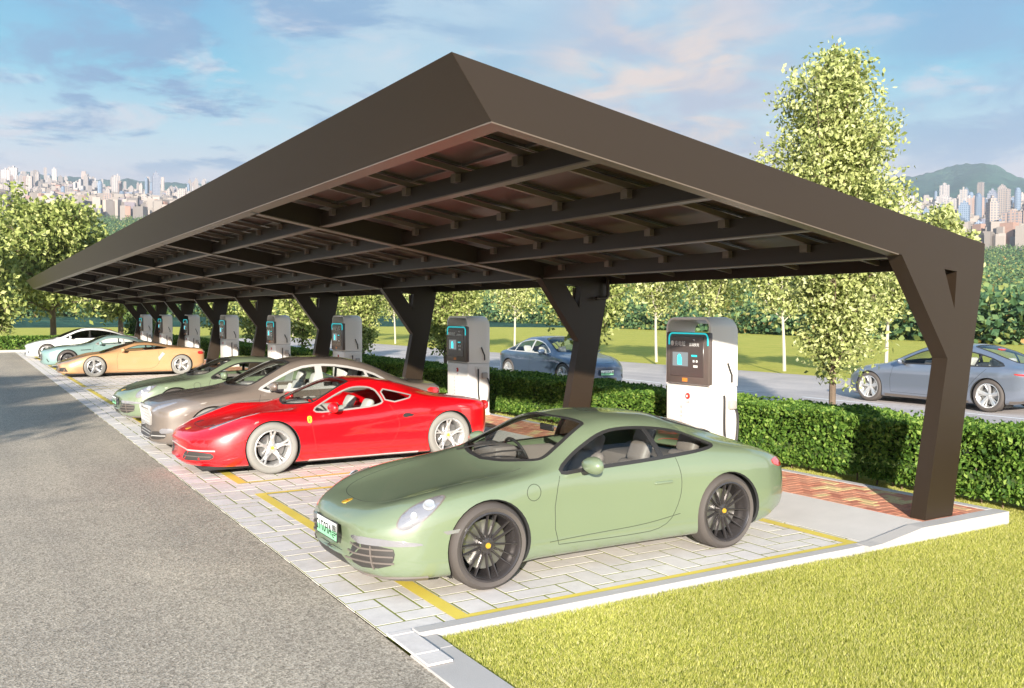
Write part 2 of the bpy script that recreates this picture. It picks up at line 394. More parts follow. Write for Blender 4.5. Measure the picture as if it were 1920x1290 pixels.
# grass blades
def blades(name, rects, dens, h, w, material, zf=0.0):
    P = []
    for (x0, x1, y0, y1) in rects:
        n = int((x1-x0)*(y1-y0)*dens); P.append(np.stack([rng.uniform(x0, x1, n), rng.uniform(y0, y1, n)], 1))
    P = np.concatenate(P); n = len(P); a = rng.uniform(0, 2*np.pi, n); hh = h*rng.uniform(.5, 1.25, n)
    L = rng.normal(0, .8, (n, 2))*hh[:, None]
    V = np.zeros((n, 3, 3)); dx = np.stack([np.cos(a), np.sin(a)], 1)*w/2
    V[:, 0, :2] = P-dx; V[:, 1, :2] = P+dx; V[:, 2, :2] = P+L; V[:, :2, 2] = zf-.01; V[:, 2, 2] = zf+hh
    o = npmesh(name, V.reshape(-1, 3), np.arange(3*n).reshape(-1, 3), material); return o
M['blade'] = island_mat('grass_blade', [(0, (.28, .33, .05)), (.45, (.54, .54, .11)), (.8, (.72, .68, .21)), (1, (.80, .74, .38))], .8, .9, .12, 0, .35)
tag(blades('lawn_grass', [(2.67, 6.5, 1.9, YE-.12), (6.5, 11.5, 2.2, YE-.15), (9.18, 10, YE-.15, 9)], 14000, .016, .0055, M['blade']), 'short yellow-green mown grass in front of and beside the kerb', 'grass', kind='stuff')
tag(blades('verge_grass', [(9.18, 9.75, 9, 40)], 2500, .05, .012, M['blade']), 'thin strip of grass at the foot of the hedge', 'grass', kind='stuff')
# ------------------------------------------------------------------ carport
def steel_mat():
    m = mat('dark_steel', (.031, .020, .012), .42, .1, spec=.45)
    return m
M['steel'] = steel_mat()
M['trim'] = mat('trim_steel', (.17, .13, .10), .4, .3, spec=.5)
M['cell'] = mat('panel_back', (.10, .055, .040), .4, .0, spec=.4)
M['panel_frame'] = mat('panel_frame', (.13, .11, .095), .35, .6)
M['bolt'] = mat('bolt', (.5, .5, .5), .3, .9)
Y0, Y9 = 5.60, 55.5
def zt(x): return 3.92-.1738*(x-2.86)
def zb(x): return 3.49-.1745*(x-3.17)
carport = empty('carport', (8.3, 5.7, .12), 0, 'long dark brown steel carport with a single sloping solar roof over the parked cars', 'carport')
def cp(mb, name, m): 
    o = mb.build(name, m); o.parent = carport; o.location = -carport.location; return o
# fascias
mb = MB()
t = .03; ye, yf = Y0, Y9
# front fascia, leaning outwards at its top
mb.add([(2.86, ye, zt(2.86)), (3.17, ye, zb(3.17)), (3.17, yf, zb(3.17)), (2.86, yf, zt(2.86)),
        (2.90, ye+.001, zt(2.9)-.02), (3.21, ye+.001, zb(3.17)+.01), (3.21, yf, zb(3.17)+.01), (2.90, yf, zt(2.9)-.02)],
       [(0, 1, 2, 3), (7, 6, 5, 4), (0, 4, 5, 1), (3, 2, 6, 7), (0, 3, 7, 4), (1, 5, 6, 2)])
f1 = cp(mb, 'fascia', M['steel'])
for (a, b) in ((Y0-.004, Y0+.03), (Y9, Y9+.03)):
    mb = MB()
    xs = [2.86, 3.17, 7.62, 8.70, 8.94, 8.962]
    mb.prism([(2.862, zt(2.862)+.002), (3.172, zb(3.172)-.002), (7.64, zb(7.64)-.002), (7.64, zb(7.64)+.03), (8.948, 2.64), (8.962, zt(8.962)+.002)], 'y', a, b)
    cp(mb, 'fascia', M['steel'])
mb = MB(); mb.prism([(8.935, 2.62), (8.962, 2.858), (8.93, 2.86), (8.90, 2.62)], 'y', Y0+.031, Y9-.001)
cp(mb, 'fascia', M['steel'])
# lower lips
mb = MB(); mb.prism([(3.172, zb(3.17)-.010), (3.172, zb(3.17)+.004), (3.305, zb(3.305)+.004), (3.305, zb(3.305)-.010)], 'y', Y0+.13, Y9-.13)
cp(mb, 'soffit_trim', M['trim'])
for a, b in ((Y0-.003, Y0+.129), (Y9-.129, Y9)):
    mb = MB(); mb.prism([(3.172, zb(3.172)-.012), (3.172, zb(3.172)+.004), (7.60, zb(7.6)+.004), (7.60, zb(7.6)-.012)], 'y', a, b)
    cp(mb, 'soffit_trim', M['trim'])
# roof skin on top
# columns and rafters
ys = [Y0, 11.95, 18.25, 24.4, 30.6, 36.8, 43.0, 49.3, 55.3]
TH = .165
for i, y in enumerate(ys):
    y1 = y+TH; y = y if i else y-.004
    # column outline with the triangular opening: built as 3 butted plates
    A, B, C, D = (8.055, .12), (8.372, 1.705), (7.64, zb(7.64)+.0), (7.64, zb(7.64)+.05)
    E_, F_, G = (8.49, .12), (8.768, 1.70), (8.945, 2.60)
    H1, H2, H3 = (8.30, 2.59), (8.50, 2.57), (8.47, 2.20)
    if i: H1, H2, H3 = (8.10, 2.62), (8.40, 2.575), (8.37, 2.24)
    mb = MB()
    def plate(polys, a, b):
        # shared vertices between polygons: a solid with a hole
        pts = []; idx = {}
        for po in polys:
            for p in po:
                if p not in idx: idx[p] = len(pts); pts.append(p)
        n = len(pts); V = [(p[0], a, p[1]) for p in pts]+[(p[0], b, p[1]) for p in pts]; F = []; edges = {}
        for po in polys:
            q = [idx[p] for p in po]; F.append(tuple(q[::-1])); F.append(tuple(v+n for v in q))
            for u, v in zip(q, q[1:]+q[:1]):
                if (v, u) in edges: del edges[(v, u)]
                else: edges[(u, v)] = 1
        for (u, v) in edges: F.append((u, v, v+n, u+n))
        mb.add(V, F)
    K1 = (8.95, zb(8.4)-.03) if False else (8.948, 2.64)
    top = [(7.64, zb(7.64)+.03), (8.948, 2.64)]
    T1 = (7.64, zb(7.64)+.03)
    plate([[A, E_, F_, B], [B, F_, H3], [B, H3, H1, C], [F_, G, H2, H3], [C, H1, T1], [T1, H1, H2, G, K1]], y, y1)
    c = cp(mb, 'column', M['steel'])
    b2 = MB()
    for (bx, bz) in ((8.42, 2.46), (8.44, 2.38), (8.43, 2.30)): b2.lathe([(.0, 0), (.016, 0), (.016, .02), (0, .02)], 6, 'y', (bx, y1-.03 if i == 0 else y+TH, bz))
    b2.box(8.36, 8.50, y1-.012 if i == 0 else y1, (y1-.012 if i == 0 else y1)+.01, 2.22, 2.56)
    bo = b2.build('bolt_plate', M['trim']); bo.parent = c; bo.location = (0, 0, 0)
    if i:
        # gutter pipe hook behind the column head
        pb = MB(); pb.tube([(8.86, y-.10, 2.70), (8.86, y-.10, 2.44), (8.82, y-.10, 2.40), (8.62, y-.10, 2.39)], .028, 8)
        if i == 1: cp(pb, 'drain_pipe', M['steel'])
        # rafter: web and bottom flange
        mb = MB(); mb.prism([(3.22, zb(3.22)-.012), (7.70, zb(7.70)-.012), (8.93, 2.60), (8.93, zt(8.93)-.14), (3.22, zt(3.22)-.14)], 'y', y+.03, y+TH-.03)
        r_ = cp(mb, 'rafter', M['steel'])
        fb = MB(); fb.prism([(3.31, zb(3.31)-.026), (3.31, zb(3.31)-.0125), (7.64, zb(7.64)-.0125), (7.64, zb(7.64)-.026)], 'y', y, y+TH)
        fo = fb.build('rafter_flange', M['trim']); fo.parent = r_
# beams along the roof
for bx in (4.18, 5.36, 6.58, 7.75):
    for (ya, yb2) in zip([Y0+.05]+[v+TH-.03 for v in ys[1:-1]], [v+.03 for v in ys[1:]]):
        mb = MB(); mb.prism([(bx-.035, zb(bx)+.012), (bx+.035, zb(bx)+.012), (bx+.035, zt(bx)-.19), (bx-.035, zt(bx)-.19)], 'y', ya+.001, yb2-.001)
        b_ = cp(mb, 'beam', M['steel'])
        fb = MB(); fb.prism([(bx-.062, zb(bx)-.002), (bx+.062, zb(bx)-.002), (bx+.062, zb(bx)+.0115), (bx-.062, zb(bx)+.0115)], 'y', ya+.085, yb2-.001)
        fo = fb.build('beam_flange', M['trim']); fo.parent = b_
# rails and panels
NP = 43; pit = (Y9-.08-(Y0+.04))/NP
for k in range(NP):
    ya = Y0+.04+k*pit
    if k:
        mb = MB(); mb.prism([(3.25, zt(3.25)-.188), (3.25, zt(3.25)-.135), (8.86, zt(8.86)-.135), (8.86, zt(8.86)-.188)], 'y', ya-.024, ya+.024)
        for bx in (4.18, 5.36, 6.58, 7.75):
            mb.box(bx-.10, bx-.04, ya-.05, ya+.05, zt(bx)-.27, zt(bx)-.189)
        cp(mb, 'rail', M['trim'])
    for (xa, xb) in ((3.04, 5.88), (5.90, 8.90)):
        mb = MB(); a, b = ya+.012, ya+pit-.012
        mb.prism([(xa, zt(xa)-.092), (xa, zt(xa)-.060), (xb, zt(xb)-.060), (xb, zt(xb)-.092)], 'y', a, b)
        p_ = cp(mb, 'solar_panel', M['cell'])
        fb = MB()
        for (u, v) in ((a, a+.03), (b-.03, b)):
            fb.prism([(xa, zt(xa)-.118), (xa, zt(xa)-.0925), (xb, zt(xb)-.0925), (xb, zt(xb)-.118)], 'y', u, v)
        for u in (xa, xb-.03, (xa+xb)/2-.3):
            fb.prism([(u, zt(u)-.118), (u, zt(u)-.0925), (u+.03, zt(u+.03)-.0925), (u+.03, zt(u+.03)-.118)], 'y', a+.031, b-.031)
        fo = fb.build('panel_frame', M['panel_frame']); fo.parent = p_
mb = MB(); mb.prism([(3.0, zt(3.0)-.055), (3.0, zt(3.0)-.035), (8.93, zt(8.93)-.035), (8.93, zt(8.93)-.055)], 'y', Y0+.04, Y9-.04)
cp(mb, 'roof_sheet', M['cell'])

# ------------------------------------------------------------------ chargers
M['white'] = mat('white_shell', (.82, .77, .72), .35, coat=.3)
M['panel'] = mat('charger_panel', (.115, .09, .08), .3, spec=.6)
M['panel2'] = mat('charger_inner_panel', (.075, .06, .055), .25, spec=.6)
M['cyan'] = mat('cyan_light', (.02, .45, .48), .4, emit=(.02, .55, .6), es=.3)
M['screen'] = mat('screen', (.10, .12, .13), .2, emit=(.25, .27, .28), es=.25)
M['cyan2'] = mat('screen_cyan', (.05, .5, .6), .3, emit=(.05, .65, .75), es=.5)
M['orange'] = mat('orange_label', (.75, .25, .04), .5)
M['red'] = mat('red_button', (.6, .03, .02), .4)
M['rubber'] = mat('black_cable', (.03, .027, .027), .45)
M['greytxt'] = mat('grey_print', (.30, .28, .28), .6)
M['whitetxt'] = mat('white_print', (.8, .8, .78), .6)
M['underside'] = mat('shell_inner', (.42, .38, .35), .5)

def text_mesh(name, s, size, m, parent, loc, rot, mirror=False, align='LEFT', ext=.001):
    cu = bpy.data.curves.new(name, 'FONT'); cu.body = s; cu.size = size; cu.extrude = ext; cu.align_x = align; cu.resolution_u = 3
    to = bpy.data.objects.new(name+'_tmp', cu); COL.objects.link(to)
    dg = bpy.context.evaluated_depsgraph_get(); me = bpy.data.meshes.new_from_object(to.evaluated_get(dg)); bpy.data.objects.remove(to)
    if mirror: me.transform(Matrix.Scale(-1, 4, (1, 0, 0))); me.flip_normals()
    me.materials.clear(); me.materials.append(m)
    me.transform(Matrix.Translation(loc) @ rot.to_4x4())
    me.name = name
    return link(name, me, m, parent)
ROT_NX = Matrix(((0, 0, -1), (-1, 0, 0), (0, 1, 0)))     # text facing -X: right is -Y, up is +Z
def charger():
    W, D, H = .90, .50, 1.98
    root = empty('ev_charger', (0, 0, 0), 0, 'x', 'charger')
    mb = MB(); mb.rbox(0, D, 0, W, 0, 1.045, .03, 3)
    mb.rbox(-.01, D+.01, -.01, W+.01, -.0, .05, .01, 1)
    # arch: two jambs and a curved top
    def arch(x0, x1, o, i, z0):
        r = .16; out = []; inn = []
        for k in range(9):
            a = math.pi*(1-k/16); out.append((r+o+r*math.cos(a), H-o-r+r*math.sin(a)))
        for k in range(9):
            a = math.pi/2*(1-k/8); out.append((W-r-o+r*math.cos(a), H-o-r+r*math.sin(a)))
        return out
    t = .035; r = .15
    oo = [(0, 1.045)]+[(r-r*math.cos(math.pi/2*k/8), H-r+r*math.sin(math.pi/2*k/8)) for k in range(9)]+[(W-r+r*math.sin(math.pi/2*k/8), H-r+r*math.cos(math.pi/2*k/8)) for k in range(9)]+[(W, 1.045)]
    ri = r-t
    ii = [(t, 1.045)]+[(r-ri*math.cos(math.pi/2*k/8), H-r+ri*math.sin(math.pi/2*k/8)) for k in range(9)]+[(W-r+ri*math.sin(math.pi/2*k/8), H-r+ri*math.cos(math.pi/2*k/8)) for k in range(9)]+[(W-t, 1.045)]
    n = len(oo); V = []; F = []
    xs = [0, .02, .30, D-.10, D-.03, D]; sh = [.006, 0, 0, 0, .02, .06]
    for x, s_ in zip(xs, sh):
        for p in oo:
            V.append((x, W/2+(p[0]-W/2)*(1-s_*.4), min(p[1], 9) if p[1] < 1.3 else p[1]-s_*(p[1]-1.3)/.68))
    for x in (0, D):
        for p in ii: V.append((x, p[0], p[1]-(.06 if x else 0)*(p[1] > 1.5)))
    L = len(xs)
    for a in range(L-1):
        for k in range(n-1): F.append((a*n+k, a*n+k+1, (a+1)*n+k+1, (a+1)*n+k))
    for k in range(n-1):
        F.append((k, L*n+k, L*n+k+1, k+1)); F.append(((L-1)*n+k, (L-1)*n+k+1, (L+1)*n+k+1, (L+1)*n+k)); F.append((L*n+k, (L+1)*n+k, (L+1)*n+k+1, L*n+k+1))
    mb.add(V, F, True)
    mb.rbox(.03, D-.03, t, W-t, 1.046, 1.74, .01, 1)
    sh_ = mb.build('shell', M['white'], root)
    cv_ = MB(); cv_.box(.04, D-.06, t+.003, W-t-.003, 1.741, 1.745); cv_.build('tray', M['underside'], root)
    mb = MB(); mb.rbox(-.05, .03, -.012, W-.06, 1.07, 1.775, .02, 2); sp = mb.build('screen_panel', M['panel'], root)
    mb = MB(); mb.rbox(-.058, -.045, .08, W-.15, 1.17, 1.72, .008, 1); mb.build('inner_panel', M['panel2'], sp)
    arc = [(-.056, -.004, 1.60)]+[(-.056, -.004+.07*(1-math.cos(math.pi/2*k/6)), 1.69+.07*math.sin(math.pi/2*k/6)) for k in range(7)]+[(-.056, W-.13-.07+.07*math.sin(math.pi/2*k/6), 1.69+.07*math.cos(math.pi/2*k/6)) for k in range(7)]+[(-.056, W-.13, 1.60)]
    mb = MB(); mb.tube(arc, .011, 6); mb.build('light_strip', M['cyan'], sp)
    mb = MB(); mb.box(-.062, -.0585, .38, .69, 1.31, 1.50); d_ = mb.build('display', M['screen'], sp)
    mb = MB(); mb.lathe([(0, 0), (.035, 0), (.035, .002), (0, .002)], 16, 'x', (-.0645, .55, 1.44)); mb.box(-.0645, -.0625, .50, .59, 1.33, 1.43); mb.build('charging_icon', M['cyan2'], d_)
    mb = MB(); mb.box(-.062, -.0585, .20, .31, 1.445, 1.47); mb.build('card_slot', M['cyan'], sp)
    mb = MB(); mb.box(-.062, -.0585, .19, .27, 1.30, 1.33); mb.box(-.062, -.0585, .19, .22, 1.37, 1.40); mb.box(-.062, -.0585, .25, .28, 1.37, 1.40); mb.build('keypad', M['whitetxt'], sp)
    mb = MB(); mb.box(-.054, -.0505, .40, .50, 1.10, 1.15); mb.build('warning_label', M['orange'], sp)
    mb = MB(); mb.lathe([(0, 0), (.034, 0), (.034, .003), (0, .003)], 20, 'x', (-.0615, .70, 1.62)); mb.build('emblem', M['whitetxt'], sp)
    text_mesh('lettering', '充电桩', .075, M['whitetxt'], sp, (-.0585, .655, 1.59), ROT_NX)
    text_mesh('lettering', '直流快充', .05, M['whitetxt'], sp, (-.0585, .36, 1.59), ROT_NX)
    mb = MB(); mb.prism([(.285, 1.68), (.245, 1.68), (.245, 1.655)], 'x', -.0605, -.0585); mb.build('arrow_mark', M['whitetxt'], sp)
    mb = MB(); mb.lathe([(0, -.02), (.03, -.02), (.04, -.012), (.042, 0), (0, 0)], 24, 'x', (0, .44, .90)); rb = mb.build('stop_button', M['red'], root)
    mb = MB(); mb.lathe([(0, -.0235), (.017, -.0235), (.017, -.02), (0, -.02)], 16, 'x', (0, .44, .90)); mb.build('button_cap', M['whitetxt'], rb)
    text_mesh('lettering', '急停', .035, M['greytxt'], root, (-.001, .475, .80), ROT_NX)
    for k, ch in enumerate('电动汽车充电'):
        text_mesh('lettering', ch, .05, M['greytxt'], root, (-.001, .60, .72-k*.066), ROT_NX)
    # side cable and holster on the -Y side
    mb = MB(); mb.rbox(.16, .44, -.012, .002, .30, .98, .006, 1); mb.build('cable_bay', M['white'], root)
    pts = [(.22, -.03, .93), (.21, -.05, .85), (.20, -.06, .60), (.205, -.065, .40), (.25, -.07, .27), (.33, -.07, .24), (.41, -.065, .30), (.44, -.06, .45), (.45, -.055, .60), (.43, -.05, .72), (.37, -.03, .78)]
    sm = []
    for i in range(len(pts)-1):
        p0, p1, p2, p3 = [Vector(pts[min(max(j, 0), len(pts)-1)]) for j in (i-1, i, i+1, i+2)]
        for k in range(4):
            t_ = k/4; sm.append(.5*((2*p1)+(p2-p0)*t_+(2*p0-5*p1+4*p2-p3)*t_*t_+(3*p1-p0-3*p2+p3)*t_**3))
    mb = MB(); mb.tube(sm+[Vector(pts[-1])], .015, 8); mb.build('cable', M['rubber'], root)
    mb = MB(); mb.rbox(.30, .42, -.07, 0, .74, .86, .02, 2); mb.build('plug_holster', M['underside'], root)
    mb = MB(); mb.tube([(.30, -.012, 1.36), (.33, -.016, 1.28), (.37, -.016, 1.20), (.375, -.012, 1.10)], .013, 8); mb.build('cable', M['rubber'], root)
    mb = MB(); mb.rbox(D, D+.03, .12, W-.12, 1.1, 1.7, .01, 1); mb.build('rear_vent', M['panel'], root)
    return root

def copy_tree(o, parent=None):
    c = o.copy(); COL.objects.link(c)
    if parent is not None: c.parent = parent
    for ch in list(o.children): copy_tree(ch, c)
    return c
ch0 = charger()
ch_lab = ['tall white charging post nearest the camera, in full sun behind the green coupe',
          'white charging post with dark screen behind the tail of the red sports car',
          'white charging post showing above the rear of the taupe saloon roof',
          'white charging post seen above the taupe saloon windscreen, cyan strip on top of its screen',
          'white charging post above the roof of the farther green coupe',
          'white charging post right behind the tail of the orange sports car',
          'white charging post above the rear deck of the orange sports car',
          'farthest white charging post, standing behind the pale teal coupe']
for i, y in enumerate([9.10, 15.95, 22.8, 28.98, 35.45, 42.2, 48.5, 54.3]):
    o = ch0 if i == 0 else copy_tree(ch0)
    o.location = (8.5, y, .122); o['label'] = ch_lab[i]; o['group'] = 'charging posts in the row behind the cars'

# ------------------------------------------------------------------ hedge and trees
def leaf_quads(P, size, up=.0, aniso=1.7, droop=.0):
    n = len(P); d = rng.normal(size=(n, 3)); d[:, 2] += -droop; d /= np.linalg.norm(d, axis=1)[:, None]
    q = rng.normal(size=(n, 3)); s = np.cross(d, q); s /= np.linalg.norm(s, axis=1)[:, None]
    sz = (size*rng.uniform(.7, 1.3, n))[:, None]
    a = d*sz*aniso*.5; b = s*sz*.5; nrm = np.cross(d, s)*sz*.12
    V = np.stack([P-a, P+b+nrm, P+a, P-b+nrm], 1).reshape(-1, 3)
    return V, np.arange(4*n).reshape(-1, 4)

def leafm(name, stops, tr=.3): return island_mat(name, stops, .6, 1, 0, 0, tr)
M['hedge'] = leafm('hedge_leaf', [(0, (.035, .09, .012)), (.4, (.085, .17, .022)), (.8, (.18, .30, .045)), (1, (.31, .42, .09))], .3)
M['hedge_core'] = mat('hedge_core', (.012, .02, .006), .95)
M['twig'] = mat('twig', (.16, .11, .07), .9)
def hedge(name, x0, x1, y0, y1, z0, z1, label, dens=1500, size=.045, near=None):
    root = empty(name, ((x0+x1)/2, (y0+y1)/2, 0), 0, label, 'hedge')
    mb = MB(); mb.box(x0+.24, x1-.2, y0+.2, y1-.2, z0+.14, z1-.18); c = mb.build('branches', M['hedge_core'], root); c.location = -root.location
    tw = MB(); y = y0+.2
    if near:
        while y < near:
            tw.tube([(x0+.22+random.uniform(-.06, .06), y, 0), (x0+.2+random.uniform(-.1, .1), y+random.uniform(-.05, .05), z0+.22)], [.013, .008], 5)
            y += random.uniform(.14, .34)
        for _ in range(12):
            x = random.uniform(x0+.15, x1); tw.tube([(x, y0+.2, 0), (x+random.uniform(-.08, .08), y0+.2, z0+.25)], [.013, .008], 5)
        o = tw.build('stems', M['twig'], root); o.location = -root.location; o['kind'] = 'stuff'
    P = []
    def surf(n, f):
        u = rng.uniform(0, 1, (n, 2)); dpt = np.abs(rng.normal(0, .05, n)); P.append(f(u, dpt))
    Lx, Ly, Lz = x1-x0, y1-y0, z1-z0
    def dn(A): return int(A*dens)
    sw = lambda y: .035*np.sin(y*2.3)+.03*np.sin(y*5.1+1)+.02*np.sin(y*11.7)
    surf(dn(Ly*Lz), lambda u, d: np.stack([x0+d+sw(y0+u[:, 0]*Ly)+.03, y0+u[:, 0]*Ly, z0+u[:, 1]*Lz], 1))
    surf(dn(Ly*Lx), lambda u, d: np.stack([x0+u[:, 1]*Lx, y0+u[:, 0]*Ly, z1-d-.03+sw(y0+u[:, 0]*Ly+3)*.7], 1))
    surf(dn(Lx*Lz), lambda u, d: np.stack([x0+u[:, 0]*Lx, y0+d, z0+u[:, 1]*Lz], 1))
    surf(dn(Lx*Lz*.6), lambda u, d: np.stack([x0+u[:, 0]*Lx, y1-d, z0+u[:, 1]*Lz], 1))
    surf(dn(Ly*Lz*.4), lambda u, d: np.stack([x1-d, y0+u[:, 0]*Ly, z0+u[:, 1]*Lz], 1))
    n = dn(Ly*.35); P.append(np.stack([x0+rng.uniform(.02, .3, n), y0+rng.uniform(0, Ly, n), z0-.10+rng.uniform(0, .14, n)], 1))
    P = np.concatenate(P); V, F = leaf_quads(P, size*np.ones(len(P)), aniso=1.5)
    o = npmesh('foliage', V, F, M['hedge'], root); o.location = -root.location
    return root
# one hedge row, trimmed; the near half has finer leaves
hedge('clipped_hedge', 9.62, 10.75, 1.5, 26, .20, .87, 'clipped green hedge running behind the near carport columns and chargers', 2300, .042, near=17)
hedge('clipped_hedge', 9.62, 10.75, 26.05, 57.4, .12, .88, 'far stretch of clipped hedge in the shade behind the distant columns', 450, .085)
hedge('clipped_hedge', -26, 9.6, 58.4, 59.5, .12, .90, 'clipped green hedge across the far end of the parking lot', 450, .085)

def branch_tree(name, loc, H, spread, z_crown, nl, lsize, label, leafmat, barkmat, group=None, cat='tree', kind='column', trunk_r=.07, seed=0, droop=.5, nb=44):
    rs = random.Random(seed); g = np.random.default_rng(seed)
    root = empty(name, loc, rs.uniform(0, 6), label, cat, group)
    mb = MB(); pts = []
    nseg = 8; lean = Vector((rs.uniform(-.02, .02), rs.uniform(-.02, .02), 0))
    tp = [Vector((math.sin(k*.9+seed)*.03*H*.1*k/nseg*3, math.cos(k*1.1+seed)*.03*H*.1*k/nseg*3, H*.97*k/nseg))+lean*k for k in range(nseg+1)]
    mb.tube(tp, [trunk_r*(1-.9*k/nseg)+.006 for k in range(nseg+1)], 8)
    def at(z):
        k = min(max(z/(H*.97)*nseg, 0), nseg-1e-3); i = int(k); return tp[i].lerp(tp[i+1], k-i)
    cl = []
    for b in range(nb):
        f = (b+rs.uniform(0, 1))/nb; z0 = z_crown+(H*.93-z_crown)*f**.9
        a = b*2.399+rs.uniform(-.4, .4)
        if kind == 'column':
            prof = float(np.interp(f, [0, .3, .55, .8, 1], [.6, 1, .82, .45, .06]))
            Lb = spread*prof*rs.uniform(.5, 1.15); rise = Lb*rs.uniform(.7, 1.6)+(.35*spread*rs.random() if b % 5 == 0 else 0)
        elif kind == 'round':
            prof = math.sqrt(max(1-(2*f-.8)**2/1.5, .1)); Lb = spread*prof*rs.uniform(.7, 1.1); rise = Lb*rs.uniform(.1, .7)
        p0 = at(z0); out = Vector((math.cos(a), math.sin(a), 0))
        q = [p0]; 
        for s in range(1, 5):
            t = s/4; q.append(p0+out*Lb*t*(1-.15*t)+Vector((0, 0, rise*t**1.3 if kind == 'column' else rise*(t-.25*t*t)))+Vector((rs.uniform(-1, 1), rs.uniform(-1, 1), rs.uniform(-.6, .6)))*Lb*.07)
        r0 = trunk_r*.42*(1-f*.6); mb.tube(q, [r0*(1-.2*s) for s in range(5)], 5, cap=False)
        for s in range(1, 5):
            for _ in range(4 if kind == 'round' else 3):
                c = q[s]+Vector((rs.gauss(0, 1), rs.gauss(0, 1), rs.gauss(.2, .8)))*Lb*(.16 if kind == 'column' else .2)
                mb.tube([q[s], c], [r0*.3, .003], 4, cap=False); cl.append((c, Lb))
    mb.build('trunk', barkmat, root)
    C = np.array([c[0][:] for c in cl]); Ls = np.array([c[1] for c in cl])
    w = (Ls+.15)**1.2*np.where(C[:, 2] < z_crown+.25*(H-z_crown)*.6, .6, 1); w /= w.sum(); idx = g.choice(len(C), nl, p=w)
    sig = (.085+.10*Ls[idx])[:, None]*np.array([1, 1, 1.2])
    P = C[idx]+np.clip(g.normal(size=(nl, 3)), -1.55, 1.55)*sig*.85
    V, F = leaf_quads(P, lsize*np.ones(nl), aniso=1.7, droop=droop)
    npmesh('crown', V, F, leafmat, root)
    return root
M['leaf_pale'] = leafm('pale_leaf', [(0, (.12, .16, .04)), (.3, (.30, .34, .10)), (.7, (.52, .55, .21)), (1, (.70, .71, .36))], .28)
M['leaf_olive'] = leafm('olive_leaf', [(0, (.10, .14, .03)), (.4, (.26, .31, .08)), (.8, (.46, .50, .16)), (1, (.60, .62, .26))], .3)
M['leaf_dark'] = leafm('dark_leaf', [(0, (.03, .06, .015)), (.5, (.07, .12, .03)), (1, (.14, .2, .05))], .25)
M['bark'] = mat('bark', (.17, .12, .085), .9, bump=.6, bscale=30, var=.25)
M['bark_pale'] = mat('pale_bark', (.50, .45, .36), .9, bump=.3, bscale=30)
G1 = 'trees standing behind the hedge'
branch_tree('slender_tree', (12.55, 10.5, 0), 6.85, 1.2, .95, 44000, .050, 'tall pear-shaped pale green tree rising above the carport roof on the right', M['leaf_pale'], M['bark'], G1, trunk_r=.055, seed=3, nb=72)
hl = ['slender tree behind the second carport column, its leaves hanging over the blue hatchback', 'slender tree between the second charger and the third column', 'slender tree behind the hedge just right of the third charger',
      'slender tree behind the hedge to the right of the fifth charger', 'slender tree behind the hedge to the left of the fourth column', 'slender tree behind the hedge near the far chargers']
for i, y in enumerate([15.9, 22.6, 28.6, 35.2, 41.5, 48.0]):
    branch_tree('slender_tree', (11.35, y, 0), 4.6+.3*(i % 2), 1.2, 1.25 if i == 0 else .75, 11000 if i < 3 else 5000, .065 if i < 3 else .10, hl[i], M['leaf_olive'], M['bark'], G1, trunk_r=.05, seed=20+i, nb=40)
G2 = 'young trees along the far side of the back road'
fy = [(17.9, 'young pale tree across the road, its top showing above the carport roof\'s right end'), (19.8, 'young pale tree across the road right behind the bonnet of the silver-blue saloon'),
      (24.2, 'young pale tree across the road, left of the tall roadside tree'), (28.2, 'young pale tree across the road, right of the nearest charger'), (31.6, 'young pale tree across the road, just left of the nearest charger'),
      (36.5, 'young pale tree across the road beyond the nose of the blue hatchback'), (43.8, 'young pale tree across the road behind the tail of the blue hatchback'), (50, 'young pale tree across the road to the right of the second charger'),
      (55.5, 'young pale tree across the road showing left of the second charger'), (60.3, 'young pale tree across the road seen left of the third column'), (66, 'young pale tree across the road right of the third charger'),
      (74, 'young pale tree across the road, between third charger and fourth column'), (84, 'young pale tree across the road left of the fourth column'), (97, 'young pale tree far down the road near the fifth charger')]
for i, (y, lb) in enumerate(fy):
    H = (5.6, 4.7)[i] if i < 2 else 5.8+.5*math.sin(i*2.1)
    branch_tree('young_tree', (26.3, y, 0), H, (1.0, 1.2)[i] if i < 2 else 2.25, 1.75, 9000, .10, lb, M['leaf_pale'], M['bark_pale'], G2, trunk_r=.06, seed=50+i, nb=30)
G3 = 'broad trees beyond the far hedge'
bt = [(4.9, 66, 9.3, 3.6, 2.2, 'largest broad tree beyond the far hedge, its trunk right above the white car bonnet', 15000, 61), (1.0, 60.9, 7.2, 1.7, .9, 'narrow pale tree at the left edge of the picture, just beyond the far hedge', 8000, 62),
      (-2.5, 68, 7.8, 2.8, 2, 'broad tree partly cut off by the left edge of the picture', 7000, 63), (9.5, 70, 7.6, 2.4, 1.8, 'broad tree just left of the far end of the carport roof', 9000, 64)]
for (x, y, H, sp, zc, lb, n, sd) in bt:
    branch_tree('broad_tree', (x, y, 0), H, sp, zc, n, .2, lb, M['leaf_olive'], M['bark'], G3, kind='round', trunk_r=.2, seed=sd, nb=40)
for k, (y, lb) in enumerate([(5.5, 'nearest of the unseen trees added left of the picture, shading the asphalt edge'), (11.0, 'middle one of the unseen trees added left of the picture, shading the asphalt edge'), (16.5, 'farthest of the unseen trees added left of the picture, shading the asphalt edge')]):
    branch_tree('unseen_shade_tree', (-11.4, y, 0), 6.2, 2.5, 2.4, 9000, .15, lb, M['leaf_olive'], M['bark'], 'unseen trees added to shade the asphalt', kind='round', trunk_r=.16, seed=90+k, nb=36)  # out-of-view trees, added to throw shade on the asphalt's left edge
